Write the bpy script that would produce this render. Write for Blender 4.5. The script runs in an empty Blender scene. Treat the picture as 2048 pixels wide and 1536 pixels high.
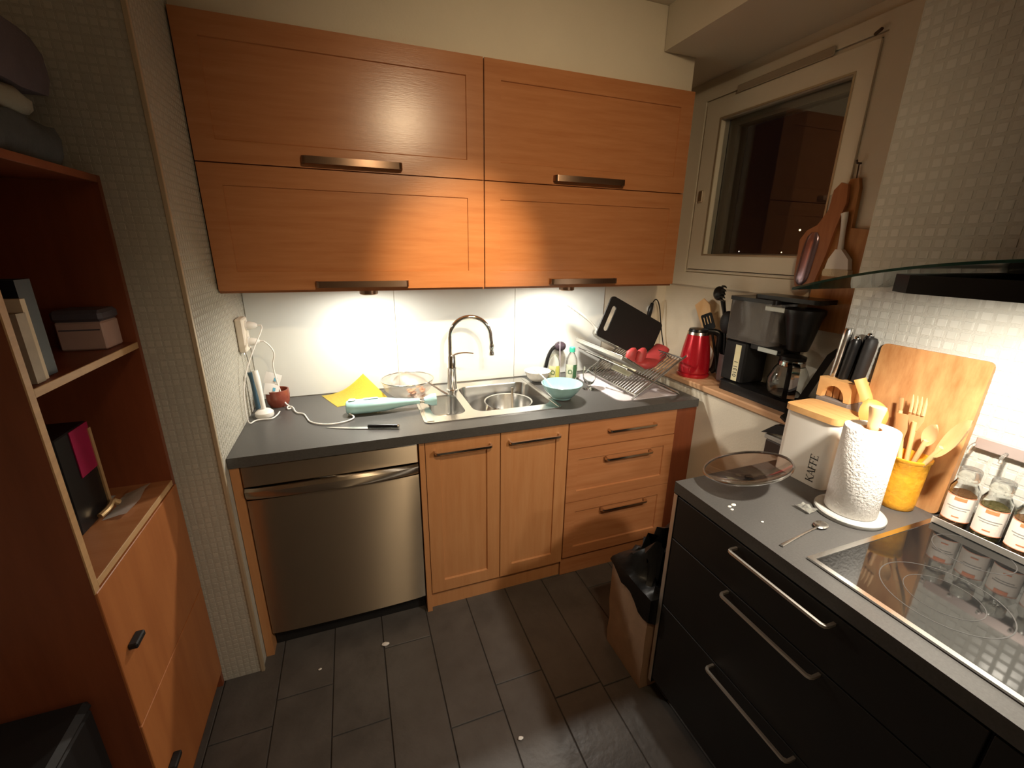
import bpy, bmesh, math, random
from mathutils import Vector, Matrix
random.seed(7)
PI = math.pi
scene = bpy.context.scene
COL = scene.collection

# ------------------------------------------------------------------ camera
CAM = Vector((0.4591, -2.2491, 1.6075))
YAW, PITCH, ROLL, FPX = map(float, (-20.2503, -17.3847, 0.8196, 865.04))
def cam_axes():
    y, p, r = (math.radians(a) for a in (YAW, PITCH, ROLL))
    fw = Vector((-math.sin(y)*math.cos(p), math.cos(y)*math.cos(p), math.sin(p)))
    rt = Vector((math.cos(y), math.sin(y), 0)); up = rt.cross(fw)
    return rt*math.cos(r)+up*math.sin(r), -rt*math.sin(r)+up*math.cos(r), fw
_rt, _up, _fw = cam_axes()
cd = bpy.data.cameras.new('camera'); cam = bpy.data.objects.new('camera', cd); COL.objects.link(cam)
cd.sensor_fit = 'HORIZONTAL'; cd.sensor_width = 36.0; cd.lens = FPX/2048*36.0
cd.clip_start = 0.02; cd.clip_end = 200
mw = Matrix((_rt, _up, -_fw)).transposed().to_4x4(); mw.translation = CAM
cam.matrix_world = mw
scene.camera = cam

# ------------------------------------------------------------------ world, lights, exposure
w = bpy.data.worlds.new('night'); scene.world = w; w.use_nodes = True
w.node_tree.nodes['Background'].inputs[0].default_value = (0.10, 0.07, 0.09, 1)
w.node_tree.nodes['Background'].inputs[1].default_value = 0.012
vs = scene.view_settings
vs.view_transform = 'Standard'; vs.look = 'None'; vs.gamma = 1.0; vs.use_curve_mapping = False
vs.exposure = 0.22
def light(name, kind, loc, power, col, target=None, **kw):
    d = bpy.data.lights.new(name, kind); o = bpy.data.objects.new(name, d); COL.objects.link(o)
    d.energy = power; d.color = col; o.location = loc
    for k, v in kw.items(): setattr(d, k, v)
    if target is not None:
        o.rotation_euler = (Vector(target)-Vector(loc)).to_track_quat('-Z', 'Y').to_euler()
    return o
PUCK_XY = [(0.53, -0.275), (1.47, -0.275)]
HOOD_XY = [(1.66, -1.80), (1.66, -2.10)]
for x, y in PUCK_XY:
    light('puck_light', 'AREA', (x, y, 1.408), 6.4, (1.0, 0.95, 0.84), (x, y, 0), shape='DISK', size=0.055)
light('hood_light', 'AREA', (*HOOD_XY[0], 1.519), 11.0, (1.0, 0.91, 0.77), (1.62, -1.78, 0), shape='DISK', size=0.05)
light('hood_light', 'AREA', (*HOOD_XY[1], 1.519), 3.6, (1.0, 0.91, 0.77), (1.62, -2.1, 0), shape='DISK', size=0.05)
SPOT_AT = Vector((0.95, -2.38, 2.55))
SPOT2_AT = Vector((1.12, -2.38, 2.55))
SPOT3_AT = Vector((0.79, -2.38, 2.55))
light('ceiling_spot_light', 'SPOT', SPOT_AT, 74, (1.0, 0.75, 0.46), (1.30, -0.37, 1.50), spot_size=math.radians(82), spot_blend=1.0, shadow_soft_size=0.05)
light('ceiling_spot_light', 'SPOT', SPOT2_AT, 330, (1.0, 0.70, 0.36), (0.93, -0.37, 1.51), spot_size=math.radians(22), spot_blend=1.0, shadow_soft_size=0.03)
light('ceiling_spot_light', 'SPOT', SPOT3_AT, 36, (1.0, 0.75, 0.46), (0.95, -0.60, 0.80), spot_size=math.radians(70), spot_blend=1.0, shadow_soft_size=0.05)

# ------------------------------------------------------------------ materials
MATS = {}
def lin(c):
    return tuple(((v/12.92) if v <= 0.04045 else ((v+0.055)/1.055)**2.4) for v in c)
def S(r, g, b):
    return lin((r/255, g/255, b/255))
def mat(name, col, rough=0.5, metal=0.0, spec=None, trans=0.0, ior=1.45, coat=0.0, var=0.0, vscale=8, vstretch=(1, 1, 1), col2=None,
        bump=0.0, bscale=60, bstretch=(1, 1, 1), emis=None, estr=0.0, alpha=1.0, rvar=0.0, snap=None, sss=0.0, sheen=0.0):
    if name in MATS: return MATS[name]
    m = bpy.data.materials.new(name); m.use_nodes = True; nt = m.node_tree; b = nt.nodes['Principled BSDF']
    b.inputs['Base Color'].default_value = (*col, 1); b.inputs['Roughness'].default_value = rough
    b.inputs['Metallic'].default_value = metal; b.inputs['IOR'].default_value = ior
    if spec is not None: b.inputs['Specular IOR Level'].default_value = spec
    b.inputs['Transmission Weight'].default_value = trans; b.inputs['Coat Weight'].default_value = coat
    b.inputs['Alpha'].default_value = alpha
    if sheen: b.inputs['Sheen Weight'].default_value = sheen
    if emis: b.inputs['Emission Color'].default_value = (*emis, 1); b.inputs['Emission Strength'].default_value = estr
    N = nt.nodes.new; L = nt.links.new
    tc = N('ShaderNodeTexCoord')
    if var or col2 or rvar:
        mp = N('ShaderNodeMapping'); mp.inputs['Scale'].default_value = vstretch
        nz = N('ShaderNodeTexNoise'); nz.inputs['Scale'].default_value = vscale; nz.inputs['Detail'].default_value = 6; nz.inputs['Roughness'].default_value = 0.6
        geo = N('ShaderNodeNewGeometry')
        L(geo.outputs['Position'], mp.inputs['Vector']); L(mp.outputs[0], nz.inputs['Vector'])
        fac = nz.outputs['Fac']
        if snap:
            sn = N('ShaderNodeVectorMath'); sn.operation = 'SNAP'; sn.inputs[1].default_value = snap
            wn = N('ShaderNodeTexWhiteNoise'); L(geo.outputs['Position'], sn.inputs[0]); L(sn.outputs[0], wn.inputs['Vector']); fac = wn.outputs['Value']
        rp = N('ShaderNodeValToRGB'); rp.color_ramp.elements[0].position = 0.0 if snap else 0.3; rp.color_ramp.elements[1].position = 1.0 if snap else 0.7
        c2 = col2 if col2 else tuple(v*(1-var) for v in col)
        rp.color_ramp.elements[0].color = (*c2, 1); rp.color_ramp.elements[1].color = (*col, 1)
        L(fac, rp.inputs[0])
        if var or col2: L(rp.outputs[0], b.inputs['Base Color'])
        if rvar:
            mr = N('ShaderNodeMapRange'); mr.inputs['To Min'].default_value = max(0.02, rough-rvar); mr.inputs['To Max'].default_value = min(1, rough+rvar)
            L(fac, mr.inputs['Value']); L(mr.outputs[0], b.inputs['Roughness'])
    if bump:
        mp2 = N('ShaderNodeMapping'); mp2.inputs['Scale'].default_value = bstretch
        n2 = N('ShaderNodeTexNoise'); n2.inputs['Scale'].default_value = bscale; n2.inputs['Detail'].default_value = 3
        g2 = N('ShaderNodeNewGeometry'); L(g2.outputs['Position'], mp2.inputs['Vector']); L(mp2.outputs[0], n2.inputs['Vector'])
        bp = N('ShaderNodeBump'); bp.inputs['Strength'].default_value = bump; bp.inputs['Distance'].default_value = 0.01
        L(n2.outputs['Fac'], bp.inputs['Height']); L(bp.outputs[0], b.inputs['Normal'])
    MATS[name] = m
    return m
cherry_h = mat('cherry_wood_horizontal', (0.50, 0.218, 0.092), 0.25, col2=(0.42, 0.165, 0.064), vscale=5, vstretch=(0.7, 6, 9), bump=0.03, bscale=30, bstretch=(1, 10, 14))
cherry_v = mat('cherry_wood_vertical', (0.55, 0.265, 0.112), 0.38, col2=(0.49, 0.215, 0.084), vscale=5, vstretch=(9, 6, 0.7), bump=0.03, bscale=30, bstretch=(14, 10, 1))
book_front = mat('orange_stained_wood', (0.44, 0.155, 0.045), 0.42, col2=(0.36, 0.115, 0.032), vscale=4, vstretch=(5, 5, 0.6))
cherry_dark = mat('red_stained_wood', (0.25, 0.068, 0.026), 0.42, col2=(0.19, 0.048, 0.018), vscale=4, vstretch=(5, 5, 0.6), bump=0.03, bscale=30, bstretch=(12, 12, 1))
edge_wood = mat('pale_wood_edge', (0.60, 0.36, 0.17), 0.5, var=0.2, vscale=12, vstretch=(1, 1, 5))
beech = mat('beech_wood', (0.72, 0.42, 0.17), 0.5, col2=(0.60, 0.31, 0.11), vscale=14, vstretch=(6, 1, 1), bump=0.04, bscale=60, bstretch=(8, 1, 1))
pale_spoon = mat('pale_spoon_wood', (0.74, 0.48, 0.24), 0.55, col2=(0.66, 0.38, 0.16), vscale=20, vstretch=(1, 1, 0.3))
orange_spoon = mat('orange_spoon_wood', (0.72, 0.33, 0.09), 0.5, col2=(0.62, 0.26, 0.06), vscale=20, vstretch=(1, 1, 0.3))
board_wood = mat('chopping_board_wood', (0.62, 0.34, 0.14), 0.45, col2=(0.34, 0.13, 0.04), vscale=7, vstretch=(1, 3.2, 0.8), bump=0.02, bscale=40)
hang_wood = mat('oiled_board_wood', (0.50, 0.24, 0.08), 0.5, col2=(0.33, 0.13, 0.04), vscale=10, vstretch=(1, 5, 0.6))
hang_dark = mat('dark_oiled_wood', (0.36, 0.14, 0.055), 0.45, col2=(0.26, 0.09, 0.035), vscale=10, vstretch=(1, 5, 0.6))
counter_m = mat('charcoal_laminate', (0.085, 0.081, 0.077), 0.34, var=0.25, vscale=180, rvar=0.05, bump=0.02, bscale=300)
glass_panel = mat('white_glass_panel', (0.70, 0.71, 0.67), 0.12)
paint = mat('cream_wall_paint', (0.72, 0.65, 0.52), 0.75, var=0.06, vscale=3, bump=0.10, bscale=120)
paint_dim = mat('ceiling_paint', (0.66, 0.60, 0.48), 0.85, var=0.05, vscale=2)
frame_paint = mat('white_window_paint', (0.74, 0.68, 0.55), 0.45, var=0.05, vscale=6)
tile_m = mat('mosaic_tile_glaze', (0.55, 0.545, 0.50), 0.28, col2=(0.46, 0.455, 0.41), snap=(0.029, 0.029, 0.030), var=0.2, bump=0.05, bscale=40)
tile_s = mat('small_mosaic_tile_glaze', (0.50, 0.475, 0.405), 0.40, col2=(0.43, 0.41, 0.35), snap=(0.0205, 0.0205, 0.0205), var=0.2)
grout = mat('pale_grout', (0.43, 0.405, 0.345), 0.9, bump=0.2, bscale=200)
slate = mat('black_slate_tile', (0.112, 0.100, 0.092), 0.45, col2=(0.074, 0.066, 0.061), vscale=7, bump=0.22, bscale=28, rvar=0.14)
floor_grout = mat('dark_floor_grout', (0.055, 0.049, 0.046), 0.9, bump=0.2, bscale=100)
steel = mat('polished_steel', (0.62, 0.61, 0.59), 0.22, 1.0, rvar=0.06, vscale=30)
chrome = mat('chrome', (0.80, 0.79, 0.78), 0.07, 1.0)
brushed = mat('brushed_steel_door', (0.54, 0.47, 0.39), 0.36, 1.0, rvar=0.03, vscale=6, vstretch=(0.2, 1, 60))
def make_aniso(m, amount, rot):
    b = m.node_tree.nodes['Principled BSDF']; b.inputs['Anisotropic'].default_value = amount; b.inputs['Anisotropic Rotation'].default_value = rot
    tn = m.node_tree.nodes.new('ShaderNodeTangent'); tn.direction_type = 'RADIAL'; tn.axis = 'Z'
    m.node_tree.links.new(tn.outputs[0], b.inputs['Tangent'])
make_aniso(brushed, 1.0, 0.25)
bronze = mat('bronze_handle', (0.30, 0.20, 0.14), 0.32, 1.0)
nickel = mat('satin_nickel', (0.70, 0.61, 0.50), 0.22, 1.0)
silver = mat('thin_silver_handle', (0.86, 0.80, 0.72), 0.38, 0.9)
black_pl = mat('black_plastic', (0.010, 0.0095, 0.0095), 0.30, spec=0.35, var=0.2, vscale=20)
black_mt = mat('matte_black', (0.012, 0.011, 0.011), 0.6, var=0.2, vscale=20, bump=0.05, bscale=200)
black_front = mat('black_drawer_front', (0.014, 0.013, 0.0125), 0.48, var=0.25, vscale=10)
black_gloss = mat('black_ceramic_glass', (0.010, 0.010, 0.010), 0.05, coat=0.3)
white_pl = mat('white_plastic', (0.78, 0.75, 0.70), 0.35, var=0.04, vscale=30)
cream_pl = mat('cream_socket_plastic', (0.74, 0.66, 0.55), 0.4, var=0.04, vscale=30)
white_cer = mat('white_ceramic', (0.76, 0.73, 0.67), 0.16, coat=0.3)
teal = mat('pale_teal_plastic', (0.43, 0.70, 0.70), 0.25, coat=0.3)
teal_bowl = mat('teal_bowl_glaze', (0.34, 0.57, 0.56), 0.18, coat=0.4, var=0.1, vscale=30)
yellow_cl = mat('yellow_cloth', (0.86, 0.66, 0.08), 0.9, var=0.12, vscale=90, bump=0.25, bscale=400, sheen=0.3)
clear = mat('clear_glass', (0.95, 0.96, 0.95), 0.02, trans=1.0, ior=1.45)
clear_pl = mat('clear_plastic', (0.92, 0.92, 0.88), 0.08, trans=0.92, ior=1.3)
smoke = mat('smoked_clear_plastic', (0.20, 0.18, 0.165), 0.1, trans=0.55, ior=1.3)
pane_m = mat('window_pane_glass', (0.90, 0.92, 0.92), 0.0, trans=1.0, ior=1.5)
hood_glass = mat('dark_hood_glass', (0.02, 0.06, 0.05), 0.05, trans=0.35, ior=1.45)
mesh_m = mat('steel_sieve_mesh', (0.60, 0.57, 0.53), 0.35, 0.7, alpha=0.42)
red_ket = mat('red_kettle_lacquer', (0.50, 0.012, 0.022), 0.22, 0.35, coat=0.6, var=0.15, vscale=150)
red_glove = mat('red_silicone', (0.44, 0.050, 0.050), 0.5, var=0.1, vscale=40)
red_brown = mat('red_brown_glaze', (0.20, 0.045, 0.030), 0.25, col2=(0.32, 0.09, 0.05), vscale=20)
yellow_pot = mat('yellow_pot_glaze', (0.80, 0.40, 0.035), 0.32, col2=(0.70, 0.30, 0.02), vscale=40, bump=0.2, bscale=60)
paper_w = mat('white_paper', (0.80, 0.77, 0.73), 0.85, var=0.04, vscale=20)
towel = mat('embossed_kitchen_paper', (0.86, 0.83, 0.79), 0.9, bump=0.4, bscale=150)
grey_st = mat('grey_stone_base', (0.42, 0.41, 0.38), 0.5, var=0.12, vscale=60)
kraft = mat('kraft_paper_bag', (0.64, 0.43, 0.28), 0.8, var=0.15, vscale=14, bump=0.15, bscale=18)
bin_bag = mat('black_bin_liner', (0.005, 0.005, 0.005), 0.40, spec=0.3, bump=0.25, bscale=16)
blue_pl = mat('dark_blue_plastic', (0.05, 0.10, 0.14), 0.4, var=0.1, vscale=30)
blue_prt = mat('blue_print', (0.12, 0.42, 0.62), 0.6)
green_cap = mat('green_bottle_cap', (0.04, 0.36, 0.24), 0.35)
green_lbl = mat('dark_green_label', (0.05, 0.16, 0.06), 0.5, var=0.3, vscale=60)
soap_y = mat('yellow_green_liquid', (0.62, 0.60, 0.22), 0.2, trans=0.3)
label_w = mat('cream_jar_label', (0.80, 0.72, 0.64), 0.6, var=0.05, vscale=60)
label_o = mat('orange_label_print', (0.78, 0.24, 0.10), 0.6)
label_g = mat('grey_label_print', (0.30, 0.29, 0.28), 0.6)
herb = mat('dried_herbs', (0.22, 0.16, 0.06), 0.9, col2=(0.10, 0.11, 0.03), vscale=160, bump=0.5, bscale=250)
spice = mat('brown_spice', (0.30, 0.14, 0.05), 0.9, col2=(0.18, 0.08, 0.03), vscale=160, bump=0.5, bscale=250)
food = mat('orange_food_scraps', (0.55, 0.20, 0.10), 0.6, col2=(0.70, 0.40, 0.22), vscale=60)
green_veg = mat('pale_green_food', (0.60, 0.62, 0.30), 0.6, col2=(0.30, 0.36, 0.10), vscale=40)
mat_lilac = mat('pale_lilac_mat', (0.58, 0.53, 0.55), 0.8, var=0.05, vscale=30, bump=0.15, bscale=200)
dark_blue = mat('dark_blue_cover', (0.010, 0.016, 0.022), 0.5, var=0.3, vscale=20)
grey_cover = mat('grey_beige_cover', (0.45, 0.38, 0.28), 0.6, var=0.2, vscale=20)
cream_cover = mat('cream_paper_block', (0.72, 0.62, 0.45), 0.7)
pink_box = mat('pale_pink_box', (0.55, 0.37, 0.31), 0.6, var=0.1, vscale=12)
slate_lid = mat('slate_blue_lid', (0.10, 0.09, 0.11), 0.5, var=0.1, vscale=12)
magenta = mat('magenta_gloss', (0.32, 0.012, 0.06), 0.25, var=0.2, vscale=10)
gold = mat('gold_trim', (0.70, 0.48, 0.24), 0.35, 0.6)
grey_cloth = mat('dark_grey_folded_cloth', (0.075, 0.085, 0.092), 0.9, var=0.3, vscale=14, bump=0.3, bscale=60)
pale_cloth = mat('pale_grey_folded_cloth', (0.30, 0.30, 0.25), 0.9, var=0.2, vscale=14, bump=0.3, bscale=60)
mauve_cloth = mat('mauve_grey_folded_cloth', (0.115, 0.095, 0.11), 0.9, var=0.25, vscale=14, bump=0.3, bscale=60)
ring_print = mat('grey_hob_print', (0.05, 0.049, 0.048), 0.35)
bristle = mat('cream_bristle', (0.66, 0.56, 0.40), 0.9, bump=0.5, bscale=300)
purple_mt = mat('purple_grey_metal', (0.34, 0.24, 0.28), 0.25, 0.9)
print_dk = mat('dark_lettering', (0.02, 0.02, 0.02), 0.6)
sticker = mat('cream_sticker', (0.74, 0.70, 0.50), 0.5, col2=(0.76, 0.66, 0.30), vscale=9)
hook_m = mat('dark_metal_hook', (0.10, 0.07, 0.05), 0.5, 0.6)
ledge_m = mat('varnished_ledge_wood', (0.60, 0.36, 0.20), 0.45, col2=(0.52, 0.28, 0.14), vscale=5, vstretch=(6, 0.8, 6))
lamp_fill = mat('warm_fill_glow', (0.9, 0.8, 0.6), 0.5, emis=(1.0, 0.62, 0.30), estr=8)
lamp_white = mat('white_lamp_lens', (0.9, 0.9, 0.85), 0.5, emis=(1.0, 0.90, 0.75), estr=14)
lamp_hood = mat('hood_lamp_lens', (0.9, 0.85, 0.75), 0.5, emis=(1.0, 0.85, 0.66), estr=25)
far_glow = mat('far_street_light_glow', (1, 0.8, 0.5), 0.5, emis=(1.0, 0.75, 0.4), estr=3)
far_white = mat('far_white_light_glow', (1, 0.9, 0.8), 0.5, emis=(1.0, 0.85, 0.7), estr=1.2)

# ------------------------------------------------------------------ geometry helpers
class G:
    def __init__(s): s.bm = bmesh.new()
    def _x(s, vs, m):
        if m is not None:
            for v in vs: v.co = m @ v.co
    def box(s, x0, x1, y0, y1, z0, z1, bev=0.0, m=None, seg=1):
        x0, x1 = sorted((x0, x1)); y0, y1 = sorted((y0, y1)); z0, z1 = sorted((z0, z1))
        v = [s.bm.verts.new(p) for p in ((x0,y0,z0),(x1,y0,z0),(x1,y1,z0),(x0,y1,z0),(x0,y0,z1),(x1,y0,z1),(x1,y1,z1),(x0,y1,z1))]
        f = [s.bm.faces.new([v[i] for i in q]) for q in ((3,2,1,0),(4,5,6,7),(0,1,5,4),(1,2,6,5),(2,3,7,6),(3,0,4,7))]
        vs = v
        if bev:
            e = list({e for q in f for e in q.edges})
            r = bmesh.ops.bevel(s.bm, geom=e, offset=bev, segments=seg, affect='EDGES', profile=0.5)
            vs = list({q for fc in r['faces'] for q in fc.verts} | {q for q in v if q.is_valid})
            vs = list({q for q in vs})
        s._x(vs, m)
        return s
    def door(s, x0, x1, y, z0, z1, t, inset, depth, m=None):
        # slab whose front (towards -y) has a recessed panel
        v = [s.bm.verts.new(p) for p in ((x0,y,z0),(x1,y,z0),(x1,y,z1),(x0,y,z1),(x0,y+t,z0),(x1,y+t,z0),(x1,y+t,z1),(x0,y+t,z1),
            (x0+inset,y,z0+inset),(x1-inset,y,z0+inset),(x1-inset,y,z1-inset),(x0+inset,y,z1-inset),
            (x0+inset+.002,y+depth,z0+inset+.004),(x1-inset-.002,y+depth,z0+inset+.004),(x1-inset-.002,y+depth,z1-inset-.002),(x0+inset+.002,y+depth,z1-inset-.002))]
        for q in ((5,4,7,6),(0,4,5,1),(1,5,6,2),(2,6,7,3),(3,7,4,0),(0,1,9,8),(1,2,10,9),(2,3,11,10),(3,0,8,11),(8,9,13,12),(9,10,14,13),(10,11,15,14),(11,8,12,15),(12,13,14,15)):
            s.bm.faces.new([v[i] for i in q])
        s._x(v, m)
        return s
    def lathe(s, prof, c=(0,0,0), seg=32, m=None, sx=1.0, sy=1.0, a0=0.0, a1=2*PI, cap=True):
        full = abs(a1-a0-2*PI) < 1e-6
        n = seg if full else seg+1
        rings = []; allv = []
        for r, z in prof:
            if r < 1e-6:
                v = s.bm.verts.new((c[0], c[1], c[2]+z)); rings.append([v]); allv.append(v)
            else:
                R = [s.bm.verts.new((c[0]+r*sx*math.cos(a0+(a1-a0)*i/seg), c[1]+r*sy*math.sin(a0+(a1-a0)*i/seg), c[2]+z)) for i in range(n)]
                rings.append(R); allv += R
        for A, B in zip(rings, rings[1:]):
            k = seg
            for i in range(k):
                j = (i+1) % n
                if len(A) == 1 and len(B) == 1: continue
                if len(A) == 1: s.bm.faces.new((A[0], B[j], B[i]))
                elif len(B) == 1: s.bm.faces.new((A[i], A[j], B[0]))
                else: s.bm.faces.new((A[i], A[j], B[j], B[i]))
        if cap and full:
            if len(rings[0]) > 1: s.bm.faces.new(rings[0][::-1])
            if len(rings[-1]) > 1: s.bm.faces.new(rings[-1])
        s._x(allv, m)
        return s
    def loft(s, rings, cap=True, closed=True, m=None):
        R = [[s.bm.verts.new(p) for p in r] for r in rings]
        n = len(R[0])
        for A, B in zip(R, R[1:]):
            for i in range(n if closed else n-1):
                j = (i+1) % n
                s.bm.faces.new((A[i], A[j], B[j], B[i]))
        if cap and closed:
            s.bm.faces.new(R[0][::-1]); s.bm.faces.new(R[-1])
        s._x([v for r in R for v in r], m)
        return s
    def tube(s, pts, r, seg=8, cap=True, flat=1.0, smooth=0, m=None):
        P = [Vector(p) for p in pts]
        rr = list(r) if isinstance(r, (list, tuple)) else [r]*len(P)
        for _ in range(smooth):
            Q = [P[0]]; q = [rr[0]]
            for a, b, ra, rb in zip(P, P[1:], rr, rr[1:]):
                Q += [a*.75+b*.25, a*.25+b*.75]; q += [ra*.75+rb*.25, ra*.25+rb*.75]
            P = Q+[P[-1]]; rr = q+[rr[-1]]
        rings = []; prev = None
        for i, p in enumerate(P):
            t = (P[min(i+1, len(P)-1)]-P[max(i-1, 0)])
            t = t.normalized() if t.length > 1e-9 else Vector((0, 0, 1))
            if prev is None:
                a = Vector((0, 0, 1)) if abs(t.z) < 0.9 else Vector((1, 0, 0))
                u = t.cross(a).normalized()
            else:
                u = prev - t*prev.dot(t)
                u = u.normalized() if u.length > 1e-6 else t.orthogonal().normalized()
            prev = u; v = t.cross(u)
            rings.append([p+u*rr[i]*math.cos(2*PI*k/seg)+v*rr[i]*flat*math.sin(2*PI*k/seg) for k in range(seg)])
        return s.loft(rings, cap, True, m)
    def prism(s, outline, a, b, plane='xy', holes=(), m=None):
        # flat outline (with holes) given in 'plane', extruded between a and b along the third axis
        def put(p, h):
            return {'xy': (p[0], p[1], h), 'xz': (p[0], h, p[1]), 'yz': (h, p[0], p[1])}[plane]
        edges = []; loops = []
        for lp in [outline]+list(holes):
            vs = [s.bm.verts.new(put(p, a)) for p in lp]; loops.append(vs)
            edges += [s.bm.edges.new((vs[i], vs[(i+1) % len(vs)])) for i in range(len(vs))]
        if holes:
            r = bmesh.ops.triangle_fill(s.bm, edges=edges, use_beauty=True, use_dissolve=False)
            faces = [f for f in r['geom'] if isinstance(f, bmesh.types.BMFace)]
        else:
            faces = [s.bm.faces.new(loops[0])]
        r = bmesh.ops.extrude_face_region(s.bm, geom=faces)
        nv = [v for v in r['geom'] if isinstance(v, bmesh.types.BMVert)]
        d = Vector(put((0, 0), b))-Vector(put((0, 0), a))
        # keep the original cap
        for v in nv: v.co += d
        base = [v for l in loops for v in l]
        if not any(len(f.verts) and all(v in set(base) for v in f.verts) for f in base[0].link_faces):
            pass
        s._x(base+nv, m)
        return s
    def sphere(s, c, r, seg=16, rings=8, sx=1, sy=1, sz=1, m=None):
        prof = [(r*math.sin(PI*i/rings), -r*sz*math.cos(PI*i/rings)) for i in range(rings+1)]
        prof[0] = (0, prof[0][1]); prof[-1] = (0, prof[-1][1])
        return s.lathe(prof, c, seg, m, sx, sy)
    def done(s, name, material, parent=None, label=None, cat=None, group=None, kind=None, smooth=38, shift=True):
        bm = s.bm
        bmesh.ops.recalc_face_normals(bm, faces=bm.faces)
        xs = [v.co for v in bm.verts]
        lo = Vector((min(v.x for v in xs), min(v.y for v in xs), min(v.z for v in xs))); hi = Vector((max(v.x for v in xs), max(v.y for v in xs), max(v.z for v in xs)))
        org = Vector(((lo.x+hi.x)/2, (lo.y+hi.y)/2, lo.z))
        for v in bm.verts: v.co -= org
        me = bpy.data.meshes.new(name); bm.to_mesh(me); bm.free()
        if smooth:
            me.polygons.foreach_set('use_smooth', [True]*len(me.polygons)); me.set_sharp_from_angle(angle=math.radians(smooth))
        me.materials.append(material)
        return link(name, me, org, parent, label, cat, group, kind)
WLOC = {}
def link(name, data, org, parent=None, label=None, cat=None, group=None, kind=None):
    o = bpy.data.objects.new(name, data); COL.objects.link(o)
    if parent is not None:
        o.parent = parent; o.location = Vector(org)-WLOC[parent.as_pointer()]
    else: o.location = org
    WLOC[o.as_pointer()] = Vector(org)
    if label: o['label'] = label
    if cat: o['category'] = cat
    if group: o['group'] = group
    if kind: o['kind'] = kind
    return o
def thing(name, loc, label, cat, group=None, kind=None):
    o = link(name, None, Vector(loc), None, label, cat, group, kind); o.empty_display_size = 0.03
    return o
def inst(name, src, delta, parent):
    o = bpy.data.objects.new(name, src.data); COL.objects.link(o)
    org = WLOC[src.as_pointer()]+Vector(delta); o.parent = parent; o.location = org-WLOC[parent.as_pointer()]
    WLOC[o.as_pointer()] = org
    return o
def copy_thing(root, delta, label, rotz=0.0):
    r = root.copy(); COL.objects.link(r); r.location = root.location+Vector(delta); r['label'] = label
    if rotz: r.rotation_euler.z = rotz
    for ch in list(root.children):
        c = ch.copy(); COL.objects.link(c); c.parent = r
        for g in list(ch.children):
            d = g.copy(); COL.objects.link(d); d.parent = c
    return r
def RR(x0, x1, y0, y1, r, n=6):
    out = []
    for cx, cy, a in ((x1-r, y1-r, 0), (x0+r, y1-r, PI/2), (x0+r, y0+r, PI), (x1-r, y0+r, 1.5*PI)):
        for i in range(n+1):
            t = a+PI/2*i/n; out.append((cx+r*math.cos(t), cy+r*math.sin(t)))
    return out
def circ(cx, cy, r, n=24): return [(cx+r*math.cos(2*PI*i/n), cy+r*math.sin(2*PI*i/n)) for i in range(n)]
def frame_from(origin, xdir, ydir):
    x = Vector(xdir).normalized(); z = x.cross(Vector(ydir)).normalized(); y = z.cross(x)
    m = Matrix((x, y, z)).transposed().to_4x4(); m.translation = Vector(origin); return m
def RX(a): return Matrix.Rotation(math.radians(a), 4, 'X')
def RY(a): return Matrix.Rotation(math.radians(a), 4, 'Y')
def RZ(a): return Matrix.Rotation(math.radians(a), 4, 'Z')
def TR(x, y, z): return Matrix.Translation((x, y, z))
def cface_handle(g, u0, u1, w, out, h, t=0.009, face='y', at=0.0, z=0.0, r=0.010):
    """C-shaped bow handle in plan, extruded over height h; face 'y': door front at y=at facing -y; face 'x': front at x=at facing -x."""
    pts = []
    O = [(u0, 0), (u0, -out+r), (u0+r*.3, -out+r*.3), (u0+r, -out), (u1-r, -out), (u1-r*.3, -out+r*.3), (u1, -out+r), (u1, 0)]
    I = [(u1-t, 0), (u1-t, -out+r), (u1-r-t*.2, -out+t), (u0+r+t*.2, -out+t), (u0+t, -out+r), (u0+t, 0)]
    lp = O+I
    if face == 'y': g.prism([(u, at+d) for u, d in lp], z-h/2, z+h/2, 'xy')
    else: g.prism([(at+d, u) for u, d in lp], z-h/2, z+h/2, 'xy')
    return g

# ------------------------------------------------------------------ room shell
# floor with slate planks
CEIL = 2.62
fl = G().box(-0.80, 2.35, -4.0, 0.1, -0.10, -0.004).done('floor', floor_grout, kind='structure', label='black slate tiled kitchen floor', smooth=0)
tw = 0.1955
def tile_mesh(w, d, h, c, name):
    g = G(); g.loft([[(-w/2,-d/2,0),(w/2,-d/2,0),(w/2,d/2,0),(-w/2,d/2,0)], [(-w/2,-d/2,h-c),(w/2,-d/2,h-c),(w/2,d/2,h-c),(-w/2,d/2,h-c)],
                     [(-w/2+c,-d/2+c,h),(w/2-c,-d/2+c,h),(w/2-c,d/2-c,h),(-w/2+c,d/2-c,h)]])
    bmesh.ops.recalc_face_normals(g.bm, faces=g.bm.faces)
    me = bpy.data.meshes.new(name); g.bm.to_mesh(me); g.bm.free(); return me
plank = tile_mesh(tw-0.004, 0.592, 0.0045, 0.0015, 'slate_plank'); plank.materials.append(slate)
for i in range(-8, 8):
    off = 0.0 if i == 0 else random.Random(i+20).uniform(0, 0.596)
    for k in range(-6, 2):
        y0 = -1.163 + off + k*0.596
        yc = y0+0.298; xc = 0.65+tw*(i+0.5)
        if yc > -0.3+0.20 or yc < -3.4 or xc > 2.0 or xc < -0.72: continue
        o = link('slate_tile', plank, (xc, yc, -0.004+random.uniform(-0.0004, 0.0004)), fl)
        o.rotation_euler = (random.uniform(-.001, .001), random.uniform(-.0025, .0025), 0)
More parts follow.
